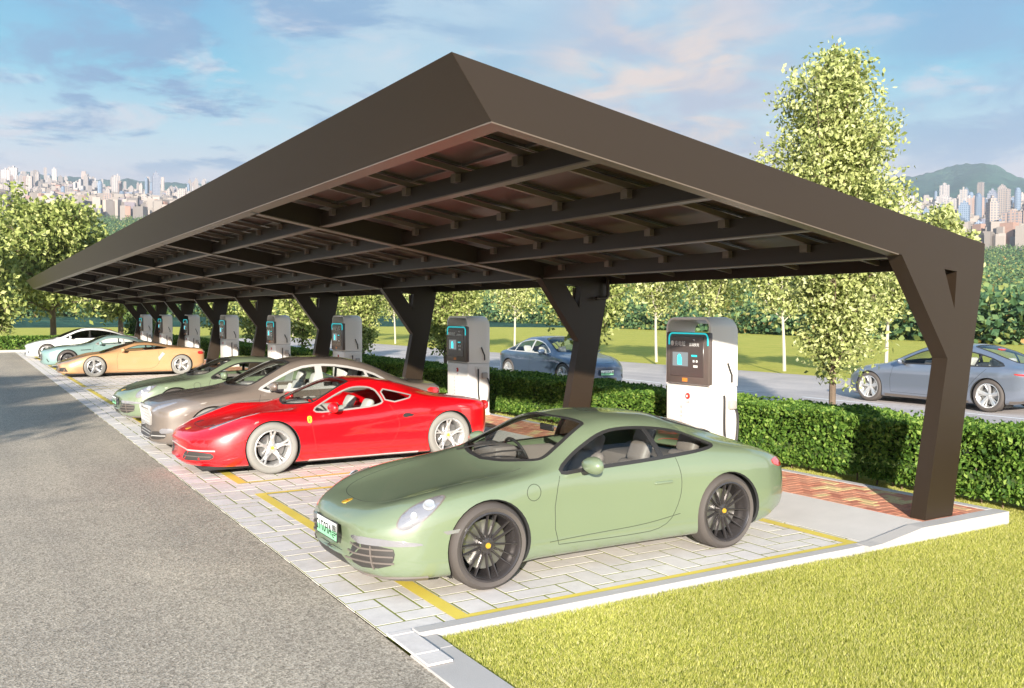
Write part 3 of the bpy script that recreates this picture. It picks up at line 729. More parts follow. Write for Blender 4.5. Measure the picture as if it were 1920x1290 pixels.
branch_tree('leafy_shrub', (9.4, 60.6, 0), 2.9, 1.2, .3, 3500, .14, 'dark green shrub beside the far end of the carport', M['leaf_dark'], M['bark'], None, 'shrub', 'round', .04, 71, nb=26)

# far woodland: one mass of crowns
def woodland():
    n = 7000; px = rng.uniform(-120, 2020, n); r = 150+900*rng.uniform(0, 1, n)**1.7
    edge = np.interp(px, [850, 950, 1200, 1500, 1900], [200, 175, 140, 104, 80]); r = edge+(r-150); near = rng.uniform(0, 1, n) < .22; r = np.where(near, edge+rng.uniform(0, 14, n), r); s = rng.uniform(1.8, 3.4, n)*(1+r/900); s = np.where(near, s*.7, s)
    C = np.array([(ri*math.sin(px_az(pi)), ri*math.cos(px_az(pi)), terrain_h(px_az(pi), ri)+si*.5) for pi, ri, si in zip(px, r, s)])
    k = 90; q = rng.normal(size=(n, k, 3)); q /= np.linalg.norm(q, axis=2)[..., None]; q *= rng.uniform(.55, 1.05, (n, k))[..., None]*s[:, None, None]; q[..., 2] *= .85
    P = (C[:, None, :]+q).reshape(-1, 3); V, F = leaf_quads(P, np.repeat(s*.17, k), aniso=1.2)
    return npmesh('woodland', V, F)
M['wood'] = leafm('woodland_leaf', [(0, (.04, .09, .05)), (.4, (.08, .16, .07)), (.75, (.17, .25, .09)), (.95, (.26, .29, .09)), (1, (.36, .22, .08))], .2)
w = woodland(); w.data.materials.append(M['wood']); tag(w, 'mixed green and rust woodland covering the slopes beyond the lawn', 'woodland', kind='stuff')

# ------------------------------------------------------------------ far city
def tower_mat(name, wall, pane, sx, sz):
    m = bpy.data.materials.new(name); m.use_nodes = True; nt = m.node_tree; b = nt.nodes['Principled BSDF']; b.inputs['Roughness'].default_value = .7
    t = nt.nodes.new('ShaderNodeTexCoord').outputs['Object']; s = nt.nodes.new('ShaderNodeSeparateXYZ'); nt.links.new(t, s.inputs[0])
    hx = mth(nt, 'ADD', s.outputs[0], s.outputs[1])
    fx = mth(nt, 'FRACT', mth(nt, 'MULTIPLY', hx, 1/sx)); fz = mth(nt, 'FRACT', mth(nt, 'MULTIPLY', s.outputs[2], 1/sz))
    w = mth(nt, 'MULTIPLY', mth(nt, 'GREATER_THAN', fx, .45), mth(nt, 'GREATER_THAN', fz, .4))
    oi = nt.nodes.new('ShaderNodeObjectInfo')
    wc = ramp(nt, oi.outputs['Random'], [(0, tuple(v*.75 for v in wall)), (.5, wall), (.8, tuple(min(v*1.2, .8) for v in wall)), (1, (.34, .22, .17))])
    nt.links.new(mixc(nt, w, wc, pane), b.inputs['Base Color']); return m
M['tower_a'] = tower_mat('tower_beige', (.34, .28, .24), (.13, .14, .17), 4.2, 3.4)
M['tower_b'] = tower_mat('tower_blue', (.18, .23, .30), (.06, .10, .16), 3.0, 3.4)
M['tower_c'] = tower_mat('tower_white', (.42, .37, .34), (.18, .19, .22), 5.5, 3.6)
def tower(kind, m):
    root = empty('tower_block', (0, 0, 0))
    mb = MB()
    if kind == 0: mb.box(-.5, .5, -.4, .4, -.3, 1); mb.box(-.56, -.3, -.46, .2, -.3, .93); mb.box(.3, .56, -.46, .2, -.3, .96)
    elif kind == 1: mb.box(-.5, .5, -.5, .5, -.3, .9); mb.box(-.35, .35, -.35, .35, .9, .97); mb.box(-.12, .12, -.12, .12, .97, 1.03)
    elif kind == 2: mb.box(-.9, .9, -.35, .35, -.3, 1); mb.box(-.2, .2, -.45, .45, -.3, 1.07)
    elif kind == 3: mb.lathe([(.5, -.3), (.5, .86), (.42, .93), (.3, .97), (0, 1)], 12, 'z', smooth=False)
    elif kind == 4: mb.box(-.5, .5, -.5, .5, -.3, .7); mb.box(-.5, .0, -.5, .5, .7, 1)
    return mb
def build_city():
    protos = []
    for k, m in ((0, 'tower_a'), (1, 'tower_a'), (2, 'tower_c'), (3, 'tower_b'), (4, 'tower_c'), (1, 'tower_b')):
        protos.append((k, m))
    cache = {}
    rs = random.Random(11)
    def place(px, r, w, h, k, lab, grp):
        az = px_az(px); z = terrain_h(az, r)
        key = (protos[k], round(w/4), round(h/12))
        if key not in cache:
            mb = tower(protos[k][0], None); W, Hh = max(round(w/4), 1)*4, max(round(h/12), 1)*12
            mb.v = [(a*W, b*W, c*Hh) for a, b, c in mb.v]; o = mb.build('tower_block', M[protos[k][1]])
            cache[key] = o.data; o.data.name = 'tower_block'
        else:
            o = bpy.data.objects.new('tower_block', cache[key]); COL.objects.link(o)
        o.location = (r*math.sin(az), r*math.cos(az), z); o.rotation_euler = (0, 0, rs.uniform(-.5, .5)-az)
        tag(o, lab, 'tower block', grp)
    LA = ('pale high-rise block in the hazy city on the left horizon', 'high-rise blocks of the hazy left city')
    for i in range(205):
        px = rs.uniform(-20, 430); r = 1700+1900*rs.random()**.8
        place(px, r, rs.uniform(6, 14), rs.uniform(26, 66)*(1.15 if r > 2600 else .75), rs.choice([0, 0, 1, 1, 4, 2, 3]), *LA)
    place(296, 2300, 18, 90, 5, 'slim blue-grey skyscraper standing well above the rest of the left city', None)
    LB = ('tower block at the foot of the blue mountain on the right', 'tower blocks below the right mountain')
    for i in range(85):
        px = rs.uniform(1690, 1990); r = 1300+1500*rs.random()
        place(px, r, rs.uniform(8, 16), rs.uniform(25, 72), rs.choice([0, 1, 3, 5, 5, 4, 2, 2]), *LB)
    # the low buildings between the towers
    V = []; F = []
    for i in range(12500):
        px = rs.uniform(-60, 500) if i % 5 > 1 else rs.uniform(1640, 2050) if i % 5 else rs.uniform(500, 1640); az = px_az(px); r = rs.uniform(1550, 3700) if px < 1000 else rs.uniform(1250, 2700)
        z = terrain_h(az, r); a, b, h, t = rs.uniform(3, 9), rs.uniform(3, 7), rs.uniform(8, 34), rs.uniform(0, 3.14); c = (r*math.sin(az), r*math.cos(az)); n = len(V)
        for zz in (z-12, z+h):
            for (u, v) in ((-a, -b), (a, -b), (a, b), (-a, b)): V.append((c[0]+u*math.cos(t)-v*math.sin(t), c[1]+u*math.sin(t)+v*math.cos(t), zz))
        F += [(n+4, n+5, n+6, n+7), (n, n+1, n+5, n+4), (n+1, n+2, n+6, n+5), (n+2, n+3, n+7, n+6), (n+3, n, n+4, n+7)]
    o = npmesh('low_buildings', V, F, island_mat('low_building_wall', [(0, (.16, .14, .13)), (.4, (.28, .24, .21)), (.8, (.40, .35, .31)), (.9, (.34, .19, .14)), (1, (.15, .18, .24))], .8, 1, 0, 0)); tag(o, 'mass of small pale buildings filling the far city', 'buildings', kind='stuff')
build_city()

# ------------------------------------------------------------------ air
def haze():
    mb = MB(); mb.box(-5950, 5950, -5950, 5950, -60, 900); o = mb.build('haze', None)
    m = bpy.data.materials.new('haze'); m.use_nodes = True; nt = m.node_tree; nt.nodes.clear()
    ou = nt.nodes.new('ShaderNodeOutputMaterial'); v = nt.nodes.new('ShaderNodeVolumePrincipled')
    v.inputs['Color'].default_value = (.82, .89, 1, 1); v.inputs['Density'].default_value = HAZE; v.inputs['Anisotropy'].default_value = .2
    nt.links.new(v.outputs[0], ou.inputs['Volume']); o.data.materials.append(m); tag(o, 'thin pale haze over the whole valley', 'haze', kind='stuff')
HAZE = .00015
haze()
# ------------------------------------------------------------------ cars
def pchip(xs, ys, xq):
    xs = np.array(xs, float); ys = np.array(ys, float); h = np.diff(xs); d = np.diff(ys)/h; n = len(xs); m = np.zeros(n)
    for i in range(1, n-1):
        if d[i-1]*d[i] > 0:
            w1 = 2*h[i]+h[i-1]; w2 = h[i]+2*h[i-1]; m[i] = (w1+w2)/(w1/d[i-1]+w2/d[i])
    m[0] = d[0]; m[-1] = d[-1]
    k = np.clip(np.searchsorted(xs, xq)-1, 0, n-2); t = (xq-xs[k])/h[k]
    return (2*t**3-3*t**2+1)*ys[k]+(t**3-2*t**2+t)*h[k]*m[k]+(-2*t**3+3*t**2)*ys[k+1]+(t**3-t**2)*h[k]*m[k+1]

def cr(P, seg):
    """centripetal Catmull-Rom through the 2D points, seg[i] samples per span"""
    P = [np.array(p, float) for p in P]; n = len(P); out = []
    ext = [np.array([-P[1][0], P[1][1]])]+P+[np.array([-P[-2][0], P[-2][1]])]
    for i in range(n-1):
        p0, p1, p2, p3 = ext[i:i+4]
        t0 = 0; t1 = t0+max(np.linalg.norm(p1-p0), 1e-4)**.5; t2 = t1+max(np.linalg.norm(p2-p1), 1e-4)**.5; t3 = t2+max(np.linalg.norm(p3-p2), 1e-4)**.5
        for k in range(seg[i]):
            t = t1+(t2-t1)*k/seg[i]
            A1 = (t1-t)/(t1-t0)*p0+(t-t0)/(t1-t0)*p1; A2 = (t2-t)/(t2-t1)*p1+(t-t1)/(t2-t1)*p2; A3 = (t3-t)/(t3-t2)*p2+(t-t2)/(t3-t2)*p3
            B1 = (t2-t)/(t2-t0)*A1+(t-t0)/(t2-t0)*A2; B2 = (t3-t)/(t3-t1)*A2+(t-t1)/(t3-t1)*A3
            out.append((t2-t)/(t2-t1)*B1+(t-t1)/(t2-t1)*B2)
    out.append(P[-1]); return np.array(out)

def chaikin(P, it=2, closed=True):
    for _ in range(it):
        Q = []; n = len(P)
        if not closed: Q.append(P[0])
        for i in range(n if closed else n-1):
            a, b = P[i], P[(i+1) % n]
            Q += [(a[0]*.75+b[0]*.25, a[1]*.75+b[1]*.25), (a[0]*.25+b[0]*.75, a[1]*.25+b[1]*.75)]
        if not closed: Q.append(P[-1])
        P = Q
    return P

def inside(p, poly):
    x, y = p; c = False; n = len(poly); j = n-1
    for i in range(n):
        xi, yi = poly[i]; xj, yj = poly[j]
        if (yi > y) != (yj > y) and x < (xj-xi)*(y-yi)/(yj-yi)+xi: c = not c
        j = i
    return c

AX = {'L': ((0, 2), Vector((0, 1, 0)), lambda u, v: Vector((u, -3, v))), 'R': ((0, 2), Vector((0, -1, 0)), lambda u, v: Vector((u, 3, v))),
      'T': ((0, 1), Vector((0, 0, -1)), lambda u, v: Vector((u, v, 3))), 'F': ((1, 2), Vector((1, 0, 0)), lambda u, v: Vector((-2, u, v))),
      'B': ((1, 2), Vector((-1, 0, 0)), lambda u, v: Vector((9, u, v)))}
for _n, _s in (('HL', -1), ('HR', 1)):
    _d = Vector((.62, -_s*.42, -.66)).normalized()
    AX[_n] = ((0, 1), _d, lambda u, v, _d=_d: Vector((u, v, .68))-_d*2.5)
for _n, _s in (('SL', -1), ('SR', 1)):
    _d = Vector((.35, -_s*.80, -.48)).normalized()
    AX[_n] = ((0, 2), _d, lambda u, v, _d=_d, _s=_s: Vector((u, _s*.76, v))-_d*1.5)
SEG = [3, 5, 8, 9, 11, 7, 7]
class Body:
    def __init__(s, T, nose=.22, tail=.14, W=.9, zs=1.0):
        T = np.array(T, float); T[:, [3, 5, 7, 9, 10]] *= zs; xs = T[:, 0]; s.L = xs[-1]; s.W = W
        n = 130; u = np.linspace(0, 1, n); xq = s.L*(.72*u+.28*(1-np.cos(np.pi*u))/2); xq[0] = 0; xq[-1] = s.L
        c = [pchip(xs, T[:, i], xq) for i in range(1, T.shape[1])]
        zb_, yw, zw, ysh, zsh, yr, zr, y6, z6, zt_ = c
        V = []; 
        for i in range(n):
            P = [(0, zb_[i]), (yw[i]-.12, zb_[i]), (yw[i]-.025, zb_[i]+.06), (yw[i], zw[i]), (ysh[i], zsh[i]), (yr[i], zr[i]), (y6[i], z6[i]), (0, zt_[i])]
            h = cr(P, SEG); full = np.concatenate([h, [[-p[0], p[1]] for p in h[-2:0:-1]]]); m = len(full)
            fa = max(1-xq[i]/.95, 0)**1.4; fb = max(1-(s.L-xq[i])/.8, 0)**1.4
            xo = nose*(np.abs(full[:, 0])/W)**2.3*fa-tail*(np.abs(full[:, 0])/W)**2.3*fb
            # the nose face leans back a little above and below its leading line
            V.append(np.stack([xq[i]+xo, full[:, 0], full[:, 1]], 1))
        V = np.concatenate(V); F = []
        for i in range(n-1):
            for k in range(m): F.append((i*m+k, i*m+(k+1) % m, (i+1)*m+(k+1) % m, (i+1)*m+k))
        H = sum(SEG)
        for base, rev in ((0, 0), ((n-1)*m, 1)):
            for k in range(0, H):
                a, b = base+k, base+k+1; a2, b2 = base+(m-k) % m, base+(m-k-1) % m
                f = [a, b, b2, a2]; f = list(dict.fromkeys(f))
                if len(f) >= 3: F.append(tuple(f if rev else f[::-1]))
        me = bpy.data.meshes.new('surf'); me.from_pydata(V.tolist(), [], F)
        bm = bmesh.new(); bm.from_mesh(me); bmesh.ops.recalc_face_normals(bm, faces=bm.faces[:]); bm.normal_update()
        s.bm = bm; s.src = bm.copy(); s.src.verts.ensure_lookup_table(); s.src.faces.ensure_lookup_table(); s.src.normal_update()
        s.bvh = BVHTree.FromBMesh(s.src); bpy.data.meshes.remove(me)
    def nrm(s, co):
        loc, n, idx, d = s.bvh.find_nearest(co)
        f = s.src.faces[idx]; acc = Vector()
        for v in f.verts: acc += v.normal/((v.co-co).length+1e-3)
        return acc.normalized()
    def hit(s, u, v, ax):
        _, d, org = AX[ax]; loc, n, idx, dist = s.bvh.ray_cast(org(u, v), d)
        if loc is None:
            loc, n, idx, dist = s.bvh.find_nearest(org(u, v)+d*(2.2 if ax != 'B' else 4.4))
        return loc, s.nrm(loc)
    def cut(s, poly, ax, keep=lambda c, n: True, delete=True):
        (a, b), d, _ = AX[ax]; bm = s.bm; n = len(poly)
        lo = [min(p[k] for p in poly)-.06 for k in (0, 1)]; hi = [max(p[k] for p in poly)+.06 for k in (0, 1)]
        def ok(f):
            c = f.calc_center_median(); return lo[0] <= c[a] <= hi[0] and lo[1] <= c[b] <= hi[1] and keep(c, f.normal)
        cand = [f for f in bm.faces if ok(f)]
        for i in range(n):
            p, q = poly[i], poly[(i+1) % n]
            if math.dist(p, q) < 1e-5: continue
            P = Vector((0, 0, 0)); P[a], P[b] = p; t = Vector((0, 0, 0)); t[a], t[b] = q[0]-p[0], q[1]-p[1]; no = t.cross(d).normalized()
            x0, x1 = min(p[0], q[0])-.002, max(p[0], q[0])+.002; y0, y1 = min(p[1], q[1])-.002, max(p[1], q[1])+.002
            fs = []
            for f in cand:
                if not f.is_valid: continue
                us = [v.co[a] for v in f.verts]; vs = [v.co[b] for v in f.verts]
                if max(us) >= x0 and min(us) <= x1 and max(vs) >= y0 and min(vs) <= y1: fs.append(f)
            if not fs: continue
            g = list({e for f in fs for e in f.edges})+list({v for f in fs for v in f.verts})+fs
            r = bmesh.ops.bisect_plane(bm, geom=g, dist=1e-5, plane_co=P, plane_no=no)
            cs = set(f for f in cand if f.is_valid); cs.update(x for x in r['geom'] if isinstance(x, bmesh.types.BMFace))
            cand = list(cs)
        if delete:
            kill = [f for f in cand if f.is_valid and inside((f.calc_center_median()[a], f.calc_center_median()[b]), poly)]
            bmesh.ops.delete(bm, geom=kill, context='FACES')
    def finish(s, name, m, parent):
        bm = s.bm; me = bpy.data.meshes.new(name)
        bmesh.ops.delete(bm, geom=[v for v in bm.verts if not v.link_faces], context='VERTS')
        for f in bm.faces: f.smooth = True
        bm.to_mesh(me)
        lip = {v.index for v in bm.verts if v.tag}
        N = [s.nrm(v.co)[:] for v in me.vertices]; me.normals_split_custom_set_from_vertices(N)
        return link(name, me, m, parent)
    def patch(s, poly, ax, name, m, parent, off=.003, bulge=0, step=.03, depth=None, flat=False, smooth=True):
        """a piece lying on the body surface, outline given in the projection ax; its rim runs down into the body"""
        n = len(poly); pts = []
        for i in range(n):
            p, q = poly[i], poly[(i+1) % n]; k = max(1, int(math.dist(p, q)/step))
            for j in range(k): pts.append((p[0]+(q[0]-p[0])*j/k, p[1]+(q[1]-p[1])*j/k))
        nb = len(pts); lo = [min(p[k] for p in poly) for k in (0, 1)]; hi = [max(p[k] for p in poly) for k in (0, 1)]
        inn = []; u = lo[0]+step/2
        while u < hi[0]:
            v = lo[1]+step/2
            while v < hi[1]:
                if inside((u, v), poly) and min(math.dist((u, v), q) for q in pts) > step*.45: inn.append((u, v))
                v += step
            u += step
        r = delaunay_2d_cdt([Vector(p) for p in pts+inn], [(i, (i+1) % nb) for i in range(nb)], [], 1, 1e-6)
        vs, fs, orig = r[0], r[2], r[3]
        V = []; N = []
        ctr = (sum(p[0] for p in pts)/nb, sum(p[1] for p in pts)/nb); rad = max(math.dist(p, ctr) for p in pts)
        for v in vs:
            loc, nn = s.hit(v.x, v.y, ax); bl = 0
            if bulge:
                dm = min(math.dist((v.x, v.y), q) for q in pts); bl = bulge*min(dm/(rad*.35), 1)**.5
            V.append(loc+nn*(off+bl)); N.append(nn)
        B = len(V); rim = [loc-nn*.006 for loc, nn in ((s.hit(p[0], p[1], ax)) for p in pts)]
        bidx = {}
        for i, o in enumerate(orig):
            for k in o:
                if k < nb: bidx[k] = i
        F = [tuple(f) for f in fs]
        if off > 0:
            V += rim
            for i in range(nb):
                j = (i+1) % nb
                if i in bidx and j in bidx: F.append((bidx[i], bidx[j], B+j, B+i))
        me = bpy.data.meshes.new(name); me.from_pydata([v[:] for v in V], [], F)
        bm = bmesh.new(); bm.from_mesh(me); bmesh.ops.recalc_face_normals(bm, faces=bm.faces[:])
        # orient outwards
        fl = sum(f.normal.dot(N[f.verts[0].index] if f.verts[0].index < len(N) else f.normal) for f in bm.faces if f.verts[0].index < len(N))
        if fl < 0: bmesh.ops.reverse_faces(bm, faces=bm.faces[:])
        for f in bm.faces: f.smooth = smooth
        for e in bm.edges:
            if len(e.link_faces) == 2 and e.calc_face_angle(0) > .8: e.smooth = False
        bm.to_mesh(me); bm.free(); return link(name, me, m, parent)
    def strip(s, pts, ax, w, name, m, parent, off=.0015, closed=False, mb=None, step=.03):
        P = []
        n = len(pts)
        for i in range(n if closed else n-1):
            p, q = pts[i], pts[(i+1) % n]; k = max(1, int(math.dist(p, q)/step))
            for j in range(k): P.append((p[0]+(q[0]-p[0])*j/k, p[1]+(q[1]-p[1])*j/k))
        if not closed: P.append(pts[-1])
        V = []; n = len(P)
        L3 = [s.hit(p[0], p[1], ax) for p in P]
        for i in range(n):
            a = L3[(i-1) % n] if closed or i else L3[0]; b = L3[(i+1) % n] if closed or i < n-1 else L3[-1]
            t = (b[0]-a[0]); nn = L3[i][1]; sd = t.cross(nn)
            sd = sd.normalized()*w/2 if sd.length > 1e-9 else Vector((0, 0, w/2))
            c = L3[i][0]
            V += [c+sd-nn*.003, c+sd+nn*off, c-sd+nn*off, c-sd-nn*.003]
        own = mb is None; mb = mb or MB(); F = []
        for i in range(n if closed else n-1):
            j = (i+1) % n
            for k in range(3): F.append((4*i+k, 4*i+k+1, 4*j+k+1, 4*j+k))
        mb.add([v[:] for v in V], F, True)
        if own: return mb.build(name, m, parent)

# materials shared by the cars
def paint(name, col, metal=0.0, rough=.35, coat=1.0, flake=0):
    m = mat(name, col, rough, metal, coat); return m
M['glass'] = glass('car_glass', (.86, .90, .88), .04)
M['dglass'] = glass('tinted_glass', (.10, .11, .12), .05)
M['black'] = mat('black_plastic', (.03, .028, .027), .45)
M['gap'] = mat('panel_gap', (.02, .02, .02), .8)
M['tyre'] = mat('tyre_rubber', (.085, .072, .065), .75, bump=.1, bscale=80)
M['tyre_pale'] = mat('pale_tyre', (.25, .24, .22), .75)
M['rim_black'] = mat('dark_rim', (.09, .08, .08), .25, .6, spec=.8)
M['rim_silver'] = mat('silver_rim', (.72, .71, .70), .28, .7)
M['disc'] = mat('brake_disc', (.45, .44, .43), .3, .9)
M['gold'] = mat('gold_badge', (.75, .45, .05), .35, .4)
M['yel'] = mat('yellow_badge', (.85, .78, .05), .4)
M['seat'] = mat('seat_dark', (.24, .20, .185), .5, bump=.2, bscale=60)
M['seat_light'] = mat('seat_light', (.58, .55, .52), .55)
M['dash'] = mat('dash_dark', (.22, .185, .17), .5)
M['dash_light'] = mat('dash_pale', (.42, .38, .36), .55)
M['lens'] = mat('lamp_lens', (.36, .35, .37), .12, .45, 1.0)
M['lensin'] = mat('lamp_reflector', (.70, .70, .71), .25, .6)
M['tail'] = mat('tail_lens', (.55, .02, .02), .12, coat=1)
M['chrome'] = mat('chrome', (.8, .8, .8), .12, 1.0)
M['plate_g'] = mat('plate_green', (.30, .72, .40), .5)
M['plate_w'] = mat('plate_white', (.80, .84, .80), .5)
M['grill'] = mat('grille_dark', (.05, .045, .042), .5)
M['slat'] = mat('grille_slat', (.16, .135, .12), .4)

def wheel(parent, x, y, Rr, W, rimR, style, tyre, rim, side, cap, y_out):
    """wheel centred at x; outer face at |y|=y_out; side -1 = -y side"""
    s = side; w = W/2
    prof = [(rimR-.004, -w*.86), (rimR+.012, -w*.93), (rimR+(Rr-rimR)*.5, -w), (Rr-.03, -w*.95), (Rr-.008, -w*.78), (Rr, -w*.5), (Rr, w*.5), (Rr-.008, w*.78), (Rr-.03, w*.95), (rimR+(Rr-rimR)*.5, w), (rimR-.004, w*.86)]
    yc = s*(y_out-w); c = (0, 0, 0)
    root = MB()
    # rim: barrel and outer lip;  o = outward direction
    o = s
    bar = [(rimR+.006, o*w*.93), (rimR-.006, o*(w*.93+.004)), (rimR-.018, o*w*.86), (rimR-.024, o*w*.5), (rimR-.05, -o*w*.2), (rimR-.05, -o*w*.8)]
    root.lathe(bar, 48, 'y')
    yf = o*w*.62
    hubr = .062
    def spoke(a, wa, wb, ra, rb, ya, yb, th, twist=0):
        ca, sa = math.cos(a), math.sin(a); cb, sb = math.cos(a+twist), math.sin(a+twist)
        def P(r, t, y, c_, s_): return (r*c_-t*s_, y, r*s_+t*c_)
        rm = (ra+rb)/2; v = []
        for (r, wd, y, c_, s_, dep) in ((ra, wa, ya, ca, sa, th), (rm, (wa+wb)/2*.92, ya+(yb-ya)*.35, (ca+cb)/2, (sa+sb)/2, th*.8), (rb, wb, yb, cb, sb, th*.7)):
            v += [P(r, -wd/2, y-o*.006, c_, s_), P(r, -wd*.22, y+o*.004, c_, s_), P(r, wd*.22, y+o*.004, c_, s_), P(r, wd/2, y-o*.006, c_, s_), P(r, wd/2, y-o*dep, c_, s_), P(r, -wd/2, y-o*dep, c_, s_)]
        f = []
        for i in range(2):
            for k in range(6): f.append((i*6+k, i*6+(k+1) % 6, (i+1)*6+(k+1) % 6, (i+1)*6+k))
        root.add(v, f)
    ye_ = o*w*.80
    if style == 'multi':
        for k in range(15): spoke(2*math.pi*k/15, .020, .011, hubr*.8, rimR-.012, yf-o*.02, ye_, .03, .10 if k % 2 else -.04)
    elif style == 'five':
        for k in range(5):
            a = 2*math.pi*k/5+.3
            spoke(a, .075, .045, hubr*.8, rimR*.55, yf-o*.025, yf, .04)
            spoke(a-.05, .03, .032, rimR*.5, rimR-.012, yf-o*.005, ye_, .035, -.10); spoke(a+.05, .03, .032, rimR*.5, rimR-.012, yf-o*.005, ye_, .035, .10)
    elif style == 'fat':
        for k in range(5): spoke(2*math.pi*k/5+.5, .09, .075, hubr*.6, rimR-.012, yf-o*.02, ye_, .04)
    elif style == 'blade':
        for k in range(5):
            a = 2*math.pi*k/5+.2; spoke(a, .06, .10, hubr*.7, rimR-.010, yf-o*.02, ye_, .03, .12); spoke(a+.35, .02, .03, hubr*.7, rimR-.010, yf-o*.03, ye_-o*.01, .03, .12)
    elif style == 'ten':
        for k in range(10): spoke(2*math.pi*k/10, .034, .024, hubr*.8, rimR-.012, yf-o*.02, ye_, .035, .05)
    root.lathe([(0, yf-o*.012), (hubr*.7, yf-o*.012), (hubr, yf-o*.02), (hubr*1.05, yf-o*.06)], 24, 'y')
    for k in range(5):
        a = 2*math.pi*k/5; root.lathe([(0, yf-o*.006), (.008, yf-o*.006), (.008, yf-o*.02)], 8, 'y', (math.cos(a)*hubr*.68, 0, math.sin(a)*hubr*.68))
    wo = root.build('wheel', rim, parent); wo.location = (x, yc, Rr)
    t = MB(); t.lathe(prof, 64, 'y')
    for yy in (-.28, -.09, .09, .28): t.lathe([(Rr+.0005, W*yy-.004), (Rr+.002, W*yy), (Rr+.0005, W*yy+.004)], 48, 'y')
    t.build('tyre', tyre, wo)
    d = MB(); d.lathe([(.05, o*w*.05), (rimR*.72, o*w*.05), (rimR*.72, o*w*.05-o*.025), (.05, o*w*.05-o*.025)], 40, 'y'); d.lathe([(0, o*w*.12), (.07, o*w*.12), (.075, 0)], 20, 'y'); d.build('brake_disc', M['disc'], wo)
    cc = MB(); cc.lathe([(0, yf-o*.003), (.019, yf-o*.003), (.023, yf-o*.012)], 20, 'y'); cc.build('hub_cap', cap, wo)
    bk = MB(); bk.lathe([(0, -o*w*.55), (rimR-.052, -o*w*.55)], 32, 'y'); bk.build('wheel_back', M['gap'], wo)
    return wo

def seat(parent, x, y, m, lean=.42, sc_=1.0, z0=.30):
    mb = MB(); rt = Matrix.Rotation(lean, 3, 'Y')
    mb.rbox(x-.26, x+.24, y-.25, y+.25, z0, z0+.16, .06, 3)
    for s in (-1, 1): mb.rbox(x-.24, x+.22, y+s*.25-.045, y+s*.25+.045, z0+.04, z0+.22, .04, 3)
    so = mb.build('seat', m, parent)
    p = (x+.2, y, z0+.1); mb = MB()
    mb.rbox(x+.14, x+.26, y-.22, y+.22, z0+.08, z0+.62, .06, 3, rt, p)
    for s in (-1, 1): mb.rbox(x+.09, x+.26, y+s*.22-.045, y+s*.22+.045, z0+.10, z0+.54, .04, 3, rt, p)
    mb.build('backrest', m, so)
    mb = MB(); mb.rbox(x+.14, x+.25, y-.13, y+.13, z0+.60, z0+.80, .05, 3, rt, p); mb.build('headrest', m, so)

def steering(parent, x, y, z, m):
    mb = MB(); n = 28; rt = Matrix.Rotation(-.42, 3, 'Y')
    ring = [(0+x, y+.175*math.cos(2*math.pi*k/n), z+.175*math.sin(2*math.pi*k/n)) for k in range(n+1)]
    c = Vector((x, y, z)); ring = [c+rt @ (Vector(p)-c) for p in ring]
    mb.tube(ring, .014, 8, cap=False)
    for a in (0, math.pi, -math.pi/2):
        mb.tube([c, c+rt @ Vector((0, .17*math.cos(a), .17*math.sin(a)))], [.03, .012], 6)
    mb.rbox(x-.03, x+.03, y-.06, y+.06, z-.05, z+.05, .02, 2)
    mb.tube([c, c+Vector((-.3, 0, -.1))], .03, 8)
    mb.build('steering_wheel', m, parent)

def mirror(parent, x, y, z, side, body_m):
    mb = MB(); bm = bmesh.new(); bmesh.ops.create_uvsphere(bm, u_segments=20, v_segments=12, radius=1)
    for v in bm.verts:
        c = v.co; c.x = max(c.x, -.9); v.co = Vector((x+c.x*.085*(1 if c.x < 0 else .55), y+side*(.13+c.y*.125), z+c.z*.07*(1-.18*c.y*side)))
    bm.verts.index_update(); mb.add([v.co[:] for v in bm.verts], [[v.index for v in f.verts] for f in bm.faces], True); bm.free()
    mo = mb.build('side_mirror', body_m, parent)
    mb = MB(); mb.tube([(x, y-side*.03, z-.085), (x-.005, y+side*.06, z-.06), (x, y+side*.12, z-.04)], [.028, .022, .024], 8); mb.build('mirror_foot', M['black'], mo)
    mb = MB(); mb.rbox(x-.07, x+.03, y+side*.03-.0, y+side*.03+.001, z-.05, z-.04, .003, 1) if False else mb.lathe([(0, .048), (.055, .046)], 16, 'x', (x, y+side*.13, z)); mb.build('mirror_glass', M['chrome'], mo)

def ell(cx, cy, a, b, th, n=24, p=1.0, sq=0):
    out = []
    for k in range(n):
        t = 2*math.pi*k/n; u, v = a*math.cos(t), b*math.sin(t)
        v *= (1-sq*math.cos(t)); out.append((cx+u*math.cos(th)-v*math.sin(th), cy+u*math.sin(th)+v*math.cos(th)))
    return out

def neg(P): return [(a, -b) for a, b in P]
def mir_y(P): return [(-a, b) for a, b in P]

